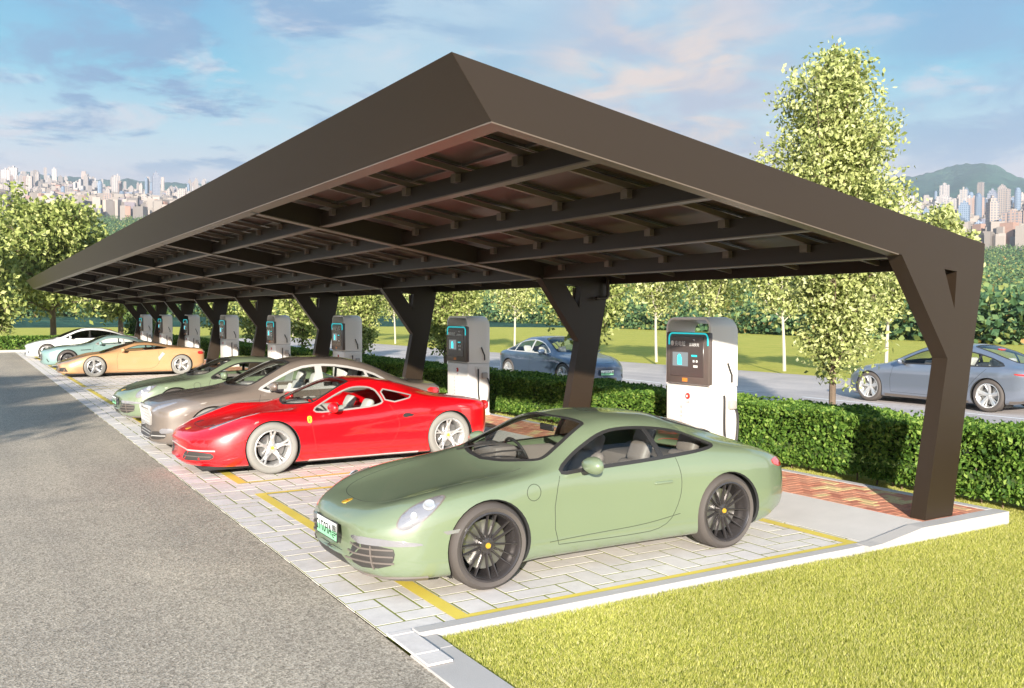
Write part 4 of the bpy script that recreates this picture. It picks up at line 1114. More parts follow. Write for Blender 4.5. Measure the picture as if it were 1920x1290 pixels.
def make_car(spec):
    """spec: dict with the profile table and details; returns the car's empty"""
    S = spec; B = Body(S['T'], S.get('nose', .22), S.get('tail', .14), S['W'], S.get('zs', 1.0)); root = empty(S['name'], (0, 0, 0), 0, 'x', S.get('cat', 'car'))
    pm = S['paint']; gl = S.get('glass', M['glass'])
    # wheel arches
    for wx in S['wheels']:
        r = S['arch']; circ = [(wx+r*math.cos(2*math.pi*k/36), S['R']+r*math.sin(2*math.pi*k/36)) for k in range(36)]
        circ = [(u, max(v, -.02)) for u, v in circ]
        for ax, sg in (('L', -1), ('R', 1)):
            B.cut(circ, ax, keep=lambda c, n: c.y*sg > .50)
            mb = MB(); V = []; n = 30
            for k in range(n+1):
                a = math.pi*(-.22+1.44*k/n); u, v = wx+r*math.cos(a), S['R']+r*math.sin(a); loc, nn = B.hit(u, max(v, .14), ax)
                yy = loc.y if abs(loc.y) > .6 else sg*.7
                V += [(u, yy-sg*.001, v), (wx+(r-.012)*math.cos(a), yy-sg*.02, S['R']+(r-.012)*math.sin(a)), (wx+(r+.004)*math.cos(a), yy-sg*.04, S['R']+(r+.004)*math.sin(a)), (wx+(r+.004)*math.cos(a), sg*.50, S['R']+(r+.004)*math.sin(a))]
            for k in range(n): 
                for q in range(3): mb.f.append((4*k+q, 4*k+q+1, 4*k+5+q, 4*k+4+q)); mb.sm.append(True)
            mb.v = V; b0 = len(V); mb.v.append((wx, sg*.50, S['R']))
            for k in range(n): mb.f.append((4*k+3, 4*k+7, b0)); mb.sm.append(False)
            mb.build('wheel_well', M['gap'], root)
    # windows
    tr = S.get('trim', M['black'])
    for w in S['side_windows']:
        poly = chaikin(w['p'], w.get('it', 2)); 
        for ax, sg in (('L', -1), ('R', 1)):
            B.cut(poly, ax, keep=lambda c, n: c.y*sg > .2)
            wo = B.patch(poly, ax, 'side_window', gl, root, off=-.004, step=.06)
            B.strip(poly, ax, w.get('w', .03), 'window_trim', tr, wo, off=.004, closed=True)
            for pl in w.get('pillars', []):
                B.patch([pl[0], pl[1], pl[2], pl[3]], ax, 'pillar', S.get('pillar_m', tr), root, off=.002, step=.05)
    for key, nm in (('windshield', 'windscreen'), ('rear_window', 'rear_window')):
        h = S[key]; poly = chaikin(h+[(a, -b) for a, b in h[::-1]], 2)
        B.cut(poly, 'T', keep=lambda c, n: n.z > .1 and c.z > .6)
        wo = B.patch(poly, 'T', nm, gl, root, off=-.004, step=.07)
        B.strip(poly, 'T', .035, 'window_trim', S.get('ws_trim', M['black']), wo, off=.003, closed=True)
    body = B.finish('body', pm, root)
    # wheels
    for wx in S['wheels']:
        for sg in (-1, 1): wheel(root, wx, 0, S['R'], S.get('tw', .26), S['rimR'], S['style'], S['tyre'], S['rim'], sg, S.get('cap', S['rim']), S['track'])
    # interior
    cab = S['cab']; dm = S.get('dash', M['dash'])
    mb = MB(); mb.rbox(cab[0]-.25, cab[1]+.35, -.70, .70, .20, .29, .02, 1, smooth=False)
    for s in (-1, 1): mb.rbox(cab[0], cab[1], s*.755-.02, s*.755+.02, .25, S['belt']-.06, .02, 1)
    mb.rbox(cab[1]+.0, cab[1]+.6, -.66, .66, .25, S['belt']-.10, .06, 2)
    mb.rbox(cab[0]+.1, cab[1]-.2, -.10, .10, .25, .55, .04, 2)
    mb.build('cabin_floor', dm, root)
    mb = MB(); mb.rbox(cab[0]-.12, cab[0]+.24, -.68, .68, .45, S['belt']-.05, .07, 3); mb.rbox(cab[0]+.0, cab[0]+.24, S['drv']-.22, S['drv']+.22, S['belt']-.08, S['belt']+.05, .04, 2)
    mb.build('dashboard', dm, root)
    steering(root, cab[0]+.36, S['drv'], S['belt']-.08, M['black'])
    for y in (-.36, .36): seat(root, S['seat_x'], y, S['seat'], S.get('lean', .42), 1, S.get('seat_z', .28))
    if 'rear_seat' in S:
        for y in (-.33, .33): seat(root, S['rear_seat'], y, S['seat'], .4, 1, S.get('seat_z', .28)+.03)
    mb = MB(); hx = S['header']; mb.rbox(hx-.03, hx-.01, -.11, .11, S['mirz']-.03, S['mirz']+.03, .008, 1); mb.build('rear_view_mirror', M['black'], root)
    for s in (-1, 1): mirror(root, S['mir'][0], s*S['mir'][1], S['mir'][2], s, S.get('mirror_m', pm))
    # seams
    g = MB()
    for ax in ('L', 'R'):
        for q in S.get('seams', []): B.strip(q, ax, .0055, '', None, None, .0012, mb=g)
    for q in S.get('seams_T', []):
        B.strip(q, 'T', .007, '', None, None, .0012, mb=g); B.strip(neg(q), 'T', .007, '', None, None, .0012, mb=g)
    if g.v: g.build('panel_seam', S.get('seam_m', M['gap']), root)
    return B, root

def plate(B, root, z, x, text, w=.44, h=.135, ry=0):
    mb = MB(); mb.rbox(x-.012, x, -w/2-.012, w/2+.012, z-h/2-.012, z+h/2+.012, .004, 1); p = mb.build('licence_plate', M['black'], root)
    mb = MB(); mb.box(x-.016, x-.0125, -w/2, w/2, z, z+h/2); mb.build('plate_field', M['plate_w'], p)
    mb = MB(); mb.box(x-.016, x-.0125, -w/2, w/2, z-h/2, z-.0005); mb.build('plate_field', M['plate_g'], p)
    tm = text_mesh('plate_lettering', text, .115, M['gap'], p, (x-.0175, 0, z-.042), ROT_NX, mirror=True, align='CENTER')
    return p
#@@TYPES
def A_spec():
    T = [(0, .30, .52, .40, .50, .47, .44, .52, .25, .535, .54), (.04, .22, .62, .40, .60, .52, .50, .58, .28, .595, .60), (.15, .15, .74, .42, .70, .58, .58, .65, .30, .66, .655),
         (.35, .13, .83, .45, .79, .66, .66, .735, .36, .71, .70), (.65, .13, .875, .50, .83, .75, .68, .80, .38, .765, .755), (.98, .13, .895, .55, .845, .80, .68, .845, .40, .82, .81),
         (1.3, .14, .875, .60, .835, .845, .68, .88, .42, .88, .88), (1.5, .15, .865, .62, .83, .87, .665, .93, .42, .96, .965), (1.8, .15, .86, .62, .825, .895, .62, 1.06, .38, 1.12, 1.14),
         (2.15, .15, .86, .60, .82, .91, .575, 1.195, .34, 1.26, 1.275), (2.45, .15, .865, .6, .82, .92, .56, 1.225, .33, 1.29, 1.30), (2.9, .15, .875, .6, .825, .925, .545, 1.19, .33, 1.265, 1.28),
         (3.3, .15, .90, .6, .84, .92, .52, 1.10, .32, 1.185, 1.20), (3.7, .16, .91, .60, .84, .90, .50, 1.00, .30, 1.06, 1.075), (4.0, .19, .89, .60, .82, .86, .50, .93, .3, .955, .965),
         (4.25, .24, .83, .58, .76, .80, .50, .855, .3, .87, .875), (4.42, .28, .74, .55, .68, .74, .48, .78, .28, .79, .79), (4.49, .34, .62, .52, .57, .66, .42, .70, .25, .71, .71)]
    return dict(name='green_coupe', T=T, W=.9, nose=.26, tail=.2, wheels=(1.0, 3.46), R=.338, arch=.366, rimR=.266, tw=.27, track=.898, style='multi', tyre=M['tyre'], rim=M['rim_black'], cap=M['gold'],
                zs=.95, side_windows=[dict(p=[(1.60, .828), (1.95, .85), (2.6, .872), (3.1, .90), (3.40, .93), (3.34, .965), (3.14, 1.052), (2.85, 1.108), (2.5, 1.135), (2.22, 1.115), (1.92, .995)], it=2,
                                   pillars=[[(2.70, .878), (2.76, .88), (2.72, 1.12), (2.67, 1.125)]], w=.032)],
                windshield=[(1.40, 0), (1.44, .35), (1.56, .60), (1.64, .635), (1.8, .585), (2.08, .50), (2.16, .46), (2.13, .25), (2.11, 0)],
                rear_window=[(3.02, 0), (3.04, .38), (3.12, .43), (3.6, .40), (3.74, .36), (3.78, 0)],
                cab=(1.62, 3.0), belt=.885, drv=.36, seat_x=2.42, seat=M['seat'], rear_seat=3.05, header=2.1, mirz=1.10, mir=(1.90, .84, .905), dash=M['dash'], seat_z=.21,
                seams=[[(1.66, .82), (1.63, .74), (1.60, .58), (1.60, .40), (1.64, .27)], chaikin([(1.64, .27), (2.3, .255), (2.75, .27), (2.90, .50), (2.93, .68), (2.88, .87)], 2, False),
                       chaikin([(1.55, .30), (1.9, .315), (2.5, .33), (2.9, .385)], 2, False), ell(1.40, .715, .065, .065, 0, 20)+[(1.465, .715)]],
                seams_T=[chaikin([(.23, 0), (.24, .22), (.34, .42), (.60, .52), (1.0, .58), (1.42, .62)], 2, False)])
def dress_A(B, root, pm, plain=False):
    # head lamps, upright ovals on the wings
    for sg in (1, -1):
        HX = 'SL' if sg < 0 else 'SR'
        e = ell(.47, .648, .215, .082, .46, 32, sq=.30)
        hl_ = B.patch(e, HX, 'headlight', M['lens'], root, off=.004, bulge=.010, step=.03)
        B.strip(e, HX, .012, 'lamp_surround', M['slat'], hl_, .005, closed=True)
        for (cx, cy, r_) in ((.535, .68, .050), (.41, .615, .030)):
            loc, nn = B.hit(cx, cy, HX); mb = MB(); t = nn.orthogonal().normalized(); u = nn.cross(t); V = []; F = []
            for k in range(20):
                a = 2*math.pi*k/20
                for rr, hh in ((r_, .012), (r_*.8, .024), (r_*.45, .020)): V.append((loc+(t*math.cos(a)+u*math.sin(a))*rr+nn*hh)[:])
            V.append((loc+nn*.022)[:])
            for k in range(20):
                k2 = (k+1) % 20; F += [(3*k, 3*k2, 3*k2+1, 3*k+1), (3*k+1, 3*k2+1, 3*k2+2, 3*k+2), (3*k+2, 3*k2+2, 60)]
            mb.add(V, F, True); mb.build('projector', M['lensin'], hl_)
        m_ = 1 if sg > 0 else -1
        # lower intakes and light strips
        P = [(.42*m_, .215), (.70*m_, .235), (.735*m_, .33), (.72*m_, .40), (.40*m_, .41), (.375*m_, .33)]
        ik = B.patch(chaikin(P, 1), 'F', 'air_intake', M['grill'], root, off=.002, step=.03)
        for z in (.275, .325, .375): B.strip([(.34*m_, z+.003), (.56*m_, z), (.725*m_, z)], 'F', .012, 'slat', M['slat'], ik, .012)
        B.strip([(.60*m_, .40), (.60*m_, .225)], 'F', .012, 'slat', M['slat'], ik, .014)
        P = [(.36*m_, .415), (.38*m_, .455), (.60*m_, .465), (.82*m_, .43), (.83*m_, .405), (.72*m_, .40)]
        dl = B.patch(chaikin(P, 1), 'F', 'daytime_light', M['lens'], root, off=.010, step=.03)
        ax = 'L' if sg < 0 else 'R'
        B.patch([(.60, .50), (.78, .515), (.80, .49), (.63, .475)], ax, 'side_marker', M['lens'], root, off=.005, step=.03)
        B.patch(chaikin([(4.06, .765), (4.28, .755), (4.32, .69), (4.20, .67), (4.08, .71)], 1), ax, 'tail_light', M['tail'], root, off=.006, step=.03)
        mb = MB(); loc, nn = B.hit(2.72, .67, ax); mb.rbox(loc.x-.10, loc.x+.10, loc.y-.016, loc.y+.016, loc.z-.012, loc.z+.014, .012, 3); mb.build('door_handle', pm, root)
    P = [(-.34, .20), (.34, .20), (.24, .30), (-.24, .30)]
    cg = B.patch(P, 'F', 'lower_grille', M['grill'], root, off=.002, step=.03)
    B.strip([(-.78, .150), (-.5, .142), (0, .14), (.5, .142), (.78, .150)], 'F', .05, 'front_lip', M['slat'], root, .012)
    plate(B, root, .435, .012 if not plain else .012, '粤AF0712')
    cr_ = B.patch(chaikin([(.13, -.032), (.13, .032), (.20, .026), (.225, 0), (.20, -.026)], 1), 'T', 'bonnet_badge', M['gold'], root, off=.004, step=.015)
    B.strip([(.175, -.022), (.175, .022)], 'T', .006, 'badge_bar', M['tail'], cr_, .006)
    # wipers and cowl
    mb = MB()
    for y in (.05, .50):
        a = B.hit(1.42, y, 'T')[0]+Vector((0, 0, .012)); b = B.hit(1.60, y-.42, 'T')[0]+Vector((0, 0, .012)); mb.tube([a, (a+b)/2+Vector((0, 0, .008)), b], .008, 5)
    mb.build('wiper', M['black'], root)
    B.strip([(4.02, 0), (4.02, .3), (3.98, .52)], 'T', .012, 'spoiler_seam', M['gap'], root, .001)
    B.strip([(4.02, 0), (4.02, -.3), (3.98, -.52)], 'T', .012, 'spoiler_seam', M['gap'], root, .001)
M['seam_shade_g'] = mat('green_gap_shade', (.05, .06, .04), .8)  # shade inside the panel gaps, given as a dark green colour
M['green'] = paint('green_paint', (.178, .222, .135))
S = A_spec(); S['paint'] = M['green']; S['seam_m'] = M['seam_shade_g']; B, carA = make_car(S); dress_A(B, carA, M['green'])
carA.location = (2.44, 6.96, .022); tag(carA, 'sage green rear-engined coupe with black multi-spoke wheels, parked nearest the camera', 'car')
#@@B
# red mid-engined car
def B_spec():
    T = [(0, .22, .50, .33, .48, .40, .40, .44, .22, .45, .455), (.05, .16, .66, .34, .62, .46, .50, .51, .25, .52, .525), (.2, .13, .80, .38, .75, .53, .60, .585, .30, .58, .575),
         (.45, .12, .89, .42, .84, .61, .70, .68, .36, .635, .625), (.8, .12, .94, .48, .89, .72, .74, .775, .40, .695, .68), (1.08, .12, .955, .5, .90, .765, .74, .815, .42, .74, .725),
         (1.4, .12, .94, .5, .89, .76, .72, .815, .42, .80, .80), (1.6, .12, .93, .5, .88, .755, .70, .85, .42, .88, .885), (1.9, .12, .925, .5, .88, .765, .63, .98, .40, 1.03, 1.045),
         (2.3, .12, .92, .5, .88, .785, .56, 1.12, .36, 1.165, 1.18), (2.6, .12, .92, .5, .88, .81, .54, 1.145, .34, 1.185, 1.195), (3.0, .12, .94, .52, .90, .85, .52, 1.08, .33, 1.13, 1.145),
         (3.4, .12, .965, .55, .92, .86, .52, .97, .33, 1.02, 1.03), (3.7, .13, .97, .56, .92, .86, .56, .905, .33, .925, .93), (4.05, .17, .95, .56, .90, .83, .6, .86, .33, .87, .87),
         (4.35, .24, .88, .54, .84, .79, .6, .82, .33, .83, .83), (4.46, .30, .78, .54, .76, .75, .6, .79, .33, .80, .80), (4.5, .38, .7, .54, .68, .69, .55, .73, .3, .74, .74)]
    return dict(name='red_sports_car', T=T, W=.96, nose=.34, tail=.16, wheels=(1.08, 3.69), R=.345, arch=.372, rimR=.245, tw=.27, track=.955, style='five', tyre=M['tyre_pale'], rim=M['rim_silver'], cap=M['yel'],
                side_windows=[dict(p=[(1.58, .775), (2.1, .795), (2.68, .84), (2.66, .95), (2.60, 1.07), (2.38, 1.095), (2.2, 1.065), (1.9, .935)], it=2, w=.025), dict(p=[(2.73, .85), (3.20, .935), (2.95, 1.0), (2.68, 1.06)], it=1, w=.022)],
                trim=M['chrome_d'], windshield=[(1.50, 0), (1.55, .35), (1.66, .62), (1.74, .65), (2.0, .57), (2.24, .49), (2.30, .44), (2.29, .25), (2.28, 0)], rear_window=[(3.0, 0), (3.02, .34), (3.1, .38), (3.62, .36), (3.72, .30), (3.74, 0)],
                cab=(1.70, 2.6), belt=.80, drv=.36, seat_x=2.15, seat=M['seat_light'], header=2.3, mirz=1.09, mir=(1.90, .86, .85), dash=M['dash_light'], lean=.5, seat_z=.16,
                seams=[[(1.60, .76), (1.62, .60), (1.65, .42), (1.68, .25)], chaikin([(1.68, .25), (2.4, .24), (2.75, .25), (2.88, .45), (2.90, .62), (2.76, .84)], 2, False), chaikin([(3.10, .68), (3.35, .70), (3.45, .72)], 1, False)],
                seams_T=[chaikin([(.30, 0), (.31, .25), (.45, .42), (.9, .52), (1.5, .60)], 2, False)])
def dress_B(B, root, pm):
    for sg in (-1, 1):
        HX = 'HL' if sg < 0 else 'HR'; ax = 'L' if sg < 0 else 'R'; m_ = sg
        P = [(.30, .62), (.48, .685), (.82, .74), (.98, .745), (.90, .69), (.6, .60), (.38, .555)]
        h = B.patch(chaikin([(a, sg*b) for a, b in P], 1), 'T', 'headlight', M['lens'], root, off=.004, bulge=.006, step=.035)
        P = [(.24, .30), (.44, .33), (.38, .38), (.27, .35)]
        B.patch(chaikin([(a, sg*b) for a, b in P], 1), HX, 'nose_vent', M['gap'], root, off=.002, step=.03)
        P = [(.30*m_, .205), (.74*m_, .215), (.80*m_, .27), (.76*m_, .33), (.34*m_, .335)]
        ik = B.patch(chaikin(P, 1), 'F', 'air_intake', M['grill'], root, off=.002, step=.035)
        B.strip([(.32*m_, .27), (.77*m_, .27)], 'F', .010, 'slat', M['slat'], ik, .01)
        B.strip([(0, .345), (.34*m_, .35), (.80*m_, .345)], 'F', .016, 'intake_edge', M['chrome_w'], root, .008)
        B.strip([(.62, .25), (.40, .20), (.20, .185)], ax, .018, 'bumper_crease', pm, root, .012)
        B.strip([(1.58, .135), (2.4, .13), (3.2, .135)], ax, .05, 'side_skirt', M['chrome_w'], root, .008)
        B.patch(chaikin([(2.94, .64), (3.14, .67), (3.06, .71), (2.95, .71)], 1), ax, 'side_scoop', M['gap'], root, off=.001, step=.03)
        bd = B.patch(chaikin([(1.555, .735), (1.555, .665), (1.585, .645), (1.615, .665), (1.615, .735), (1.585, .742)], 1), ax, 'wing_badge', M['yel'], root, off=.003, step=.02)
        B.strip([(1.585, .66), (1.578, .69), (1.592, .71), (1.582, .73)], ax, .012, 'badge_figure', M['gap'], bd, .005)
        loc, nn = B.hit(4.40, .80*sg, 'B') if False else B.hit(.72*sg, .74, 'B')
        mb = MB(); mb.lathe([(0, .03), (.06, .03), (.075, .0), (.075, -.04)], 20, 'x', (loc.x, loc.y, loc.z)); mb.build('tail_light', M['tail'], root)
    B.patch(chaikin([(.15, -.035), (.15, .035), (.21, .03), (.235, 0), (.21, -.03)], 1), 'T', 'bonnet_badge', M['gold'], root, off=.004, step=.02)
    mb = MB(); a = B.hit(1.50, .10, 'T')[0]+Vector((0, 0, .015)); b = B.hit(1.72, -.5, 'T')[0]+Vector((0, 0, .015)); mb.tube([a, b], .009, 5); mb.build('wiper', M['black'], root)
    mb = MB(); mb.rbox(.20, 4.3, -.72, .72, .08, .14, .02, 1); mb.build('floor_pan', M['gap'], root)
M['chrome_d'] = mat('pale_trim', (.42, .40, .38), .3, .3); M['chrome_w'] = mat('satin_trim', (.62, .60, .58), .3, .3)
M['redp'] = paint('red_paint', (.85, .002, .008), rough=.3)
S = B_spec(); S['paint'] = M['redp']; B, carB = make_car(S); dress_B(B, carB, M['redp'])
carB.location = (2.40, 12.93, .022); tag(carB, 'bright red low mid-engined sports car with pale five-spoke wheels', 'car')

# taupe saloon
def C_spec():
    T = [(0, .25, .55, .45, .52, .60, .45, .68, .25, .70, .70), (.05, .18, .70, .45, .67, .66, .52, .75, .28, .77, .77), (.2, .15, .80, .48, .77, .72, .60, .81, .32, .83, .835),
         (.5, .14, .87, .52, .84, .80, .68, .88, .38, .895, .90), (.9, .14, .90, .58, .86, .86, .68, .92, .40, .945, .95), (1.3, .15, .905, .6, .865, .90, .68, .955, .42, .985, .99),
         (1.5, .15, .905, .6, .865, .915, .67, 1.0, .42, 1.04, 1.045), (1.9, .15, .91, .6, .865, .93, .63, 1.18, .40, 1.23, 1.245), (2.3, .15, .91, .6, .865, .94, .59, 1.35, .36, 1.40, 1.415),
         (2.7, .15, .91, .6, .865, .95, .575, 1.41, .35, 1.46, 1.47), (3.2, .15, .91, .6, .865, .96, .565, 1.39, .35, 1.445, 1.455), (3.7, .15, .91, .62, .86, .965, .57, 1.27, .35, 1.33, 1.345),
         (4.1, .16, .90, .62, .85, .96, .60, 1.10, .36, 1.14, 1.15), (4.4, .20, .87, .62, .83, .94, .62, 1.0, .37, 1.02, 1.025), (4.75, .26, .80, .62, .77, .90, .60, .96, .36, .98, .98),
         (4.87, .32, .72, .6, .70, .84, .56, .90, .34, .92, .92), (4.9, .4, .66, .6, .64, .78, .5, .84, .3, .86, .86)]
    return dict(name='taupe_saloon', T=[(r[0]-.13*min(max((r[0]-.9)/.4, 0), 1)*min(max((4.87-r[0])/.5, 0), 1), *r[1:]) for r in T], zs=.955, W=.9, nose=.20, tail=.14, wheels=(.88, 3.80), R=.345, arch=.375, rimR=.24, tw=.25, track=.90, style='ten', tyre=M['tyre_pale'], rim=M['rim_silver'],
                side_windows=[dict(p=[(1.52, .90), (2.3, .918), (3.1, .94), (3.80, .97), (3.50, 1.15), (3.0, 1.265), (2.6, 1.29), (2.25, 1.25), (1.85, 1.07)], it=1, w=.045,
                                   pillars=[[(2.50, .92), (2.64, .92), (2.66, 1.29), (2.55, 1.29)], [(3.42, .95), (3.47, .95), (3.42, 1.18), (3.38, 1.19)]])], trim=M['chrome_w'], pillar_m=M['chrome_w'],
                windshield=[(1.29, 0), (1.33, .35), (1.45, .63), (1.53, .665), (1.82, .60), (2.11, .53), (2.19, .48), (2.18, .25), (2.17, 0)], rear_window=[(3.32, 0), (3.33, .40), (3.39, .46), (3.89, .50), (3.99, .45), (4.01, 0)],
                cab=(1.65, 3.45), belt=.93, drv=.38, seat_x=2.25, seat=M['seat_light'], rear_seat=3.15, header=2.17, mirz=1.21, mir=(1.78, .87, .99), dash=M['dash_light'], seat_z=.38, lean=.35,
                seams=[[(1.60, .86), (1.56, .70), (1.56, .4), (1.60, .26)], [(2.56, .90), (2.60, .6), (2.60, .26)], [(1.60, .26), (2.6, .25), (3.3, .26)], chaikin([(1.1, .76), (2.5, .805), (4.3, .81)], 1, False), chaikin([(1.5, .36), (2.5, .38), (3.3, .50)], 2, False)],
                seams_T=[chaikin([(.12, 0), (.14, .32), (.3, .50), (.8, .62), (1.45, .67)], 2, False)])
def dress_C(B, root, pm):
    # upright grille with a bright frame and dark cells
    P = [(-.36, .44), (.36, .44), (.44, .58), (.40, .70), (-.40, .70), (-.44, .58)]
    gr = B.patch(P, 'F', 'grille', M['grill'], root, off=.006, step=.05); B.strip(P, 'F', .035, 'grille_frame', M['chrome_w'], gr, .022, closed=True)
    for z in (.49, .54, .59, .64): B.strip([(-.40, z), (.40, z)], 'F', .016, 'bar', M['chrome_w'], gr, .018)
    for k in range(-4, 5): B.strip([(k*.085, .45), (k*.085, .69)], 'F', .014, 'bar', M['chrome_w'], gr, .018)
    for sg in (-1, 1):
        HX = 'HL' if sg < 0 else 'HR'; ax = 'L' if sg < 0 else 'R'
        P = [(.02, .50), (.05, .60), (.30, .66), (.52, .655), (.42, .60), (.2, .535)]
        h = B.patch(chaikin([(a, sg*b) for a, b in P], 1), HX, 'headlight', M['lens'], root, off=.004, bulge=.008, step=.035)
        P = [(.40*sg, .22), (.70*sg, .23), (.76*sg, .30), (.70*sg, .36), (.42*sg, .34)]
        f = B.patch(chaikin(P, 1), 'F', 'air_intake', M['grill'], root, off=.003, step=.04); B.strip([(.44*sg, .28), (.74*sg, .29)], 'F', .012, 'slat', M['chrome_w'], f, .008)
        P = [(.50, .34), (.62, .345), (.64, .30), (.52, .30)]
        B.patch(chaikin([(.66*sg, .32), (.80*sg, .33), (.80*sg, .40), (.68*sg, .40)], 1), 'F', 'fog_light', M['lens'], root, off=.006, bulge=.005, step=.03)
        B.patch(chaikin([(4.52, .72), (4.74, .73), (4.80, .83), (4.50, .86)], 1), ax, 'tail_light', M['tail'], root, off=.006, step=.04)
        for hx in (2.38, 3.30):
            loc, nn = B.hit(hx, .79, ax); mb = MB(); mb.rbox(loc.x-.10, loc.x+.10, loc.y-.016, loc.y+.016, loc.z-.012, loc.z+.012, .01, 2); mb.build('door_handle', M['chrome_w'], root)
    B.patch([(-.38, .20), (.38, .20), (.36, .34), (-.36, .34)], 'F', 'lower_grille', M['grill'], root, off=.002, step=.05)
    for z in (.24, .28, .32): B.strip([(-.37, z), (.37, z)], 'F', .010, 'slat', M['chrome_w'], root, .01)
M['taupe'] = paint('taupe_paint', (.19, .155, .13), .15, .35)
S = C_spec(); S['paint'] = M['taupe']; B, carC = make_car(S); dress_C(B, carC, M['taupe'])
carC.location = (2.36, 15.2, .022); tag(carC, 'taupe grey four-door saloon with an upright chrome grille, beside the red sports car', 'car')

# second green coupe
S = A_spec(); S['name'] = 'green_coupe'; S['paint'] = M['green']; B, carA2 = make_car(S); dress_A(B, carA2, M['green'], True)
carA2.location = (2.50, 19.45, .022); tag(carA2, 'second sage green coupe, half hidden behind the taupe saloon', 'car')

# orange wedge
def D_spec():
    T = [(0, .22, .55, .32, .5, .38, .4, .42, .2, .43, .43), (.06, .15, .72, .33, .68, .44, .5, .475, .25, .48, .48), (.3, .12, .85, .38, .80, .52, .62, .56, .3, .545, .54),
         (.7, .12, .93, .42, .88, .63, .7, .67, .36, .63, .62), (1.1, .12, .96, .48, .91, .73, .72, .765, .4, .71, .70), (1.4, .12, .95, .5, .90, .76, .70, .80, .4, .78, .78),
         (1.7, .12, .95, .5, .9, .78, .66, .88, .4, .91, .915), (2.1, .12, .95, .5, .90, .80, .59, 1.0, .38, 1.04, 1.05), (2.5, .12, .95, .5, .90, .82, .55, 1.085, .34, 1.12, 1.13),
         (2.8, .12, .95, .5, .91, .84, .54, 1.09, .34, 1.13, 1.14), (3.2, .12, .96, .5, .92, .87, .55, 1.04, .34, 1.085, 1.10), (3.6, .12, .98, .52, .93, .90, .58, .985, .36, 1.02, 1.03),
         (4.0, .14, .98, .55, .93, .90, .62, .945, .38, .965, .97), (4.4, .2, .93, .58, .90, .88, .64, .91, .4, .92, .92), (4.72, .3, .84, .6, .82, .84, .62, .87, .4, .875, .875), (4.8, .4, .76, .6, .74, .76, .58, .79, .36, .80, .80)]
    return dict(name='orange_sports_car', T=T, W=.97, nose=.34, tail=.16, wheels=(1.12, 3.90), R=.345, arch=.372, rimR=.235, tw=.28, track=.965, style='fat', tyre=M['tyre_pale'], rim=M['rim_silver'],
                side_windows=[dict(p=[(1.98, .85), (2.5, .87), (3.30, .915), (3.45, .945), (3.05, 1.02), (2.7, 1.045), (2.45, 1.025), (2.2, .95)], it=1, w=.022, pillars=[[(3.0, .90), (3.05, .90), (2.98, 1.03), (2.93, 1.035)]])],
                trim=M['gap'], windshield=[(1.38, 0), (1.42, .35), (1.55, .62), (1.66, .66), (2.0, .58), (2.32, .50), (2.42, .45), (2.41, .25), (2.40, 0)], rear_window=[(3.1, 0), (3.12, .36), (3.2, .40), (3.75, .38), (3.85, .32), (3.86, 0)],
                cab=(1.85, 2.8), belt=.83, drv=.36, seat_x=2.35, seat=M['seat_light'], header=2.4, mirz=1.04, mir=(2.0, .88, .90), dash=M['dash_light'], lean=.55, seat_z=.15,
                seams=[[(1.85, .80), (1.80, .6), (1.82, .24)], chaikin([(1.82, .24), (2.5, .22), (3.0, .24), (3.2, .5), (3.12, .84)], 2, False)], seams_T=[chaikin([(.3, 0), (.32, .3), (.8, .5), (1.4, .6)], 2, False)])
def dress_D(B, root, pm):
    for sg in (-1, 1):
        HX = 'HL' if sg < 0 else 'HR'; ax = 'L' if sg < 0 else 'R'
        B.patch(chaikin([(.32, sg*.58), (.62, sg*.66), (.80, sg*.66), (.55, sg*.56)], 1), HX, 'headlight', M['lens'], root, off=.004, bulge=.006, step=.04)
        B.patch([(.22*sg, .20), (.78*sg, .20), (.74*sg, .34), (.30*sg, .31)], 'F', 'air_intake', M['grill'], root, off=.002, step=.04)
        B.patch([(3.15, .50), (3.34, .74), (3.26, .80), (3.12, .62)], ax, 'side_scoop', M['chrome_w'], root, off=.002, step=.04)
        B.patch(chaikin([(4.45, .70), (4.66, .70), (4.64, .80), (4.45, .82)], 1), ax, 'tail_light', M['tail'], root, off=.005, step=.04)
    mb = MB(); mb.rbox(.25, 4.5, -.74, .74, .07, .14, .02, 1); mb.build('floor_pan', M['gap'], root)
M['orangep'] = paint('orange_paint', (.56, .32, .155), .05, .35)
S = D_spec(); S['paint'] = M['orangep']; B, carD = make_car(S); dress_D(B, carD, M['orangep'])
carD.location = (2.60, 34.4, .022); tag(carD, 'wedge-shaped orange sports car with pale tyres', 'car')

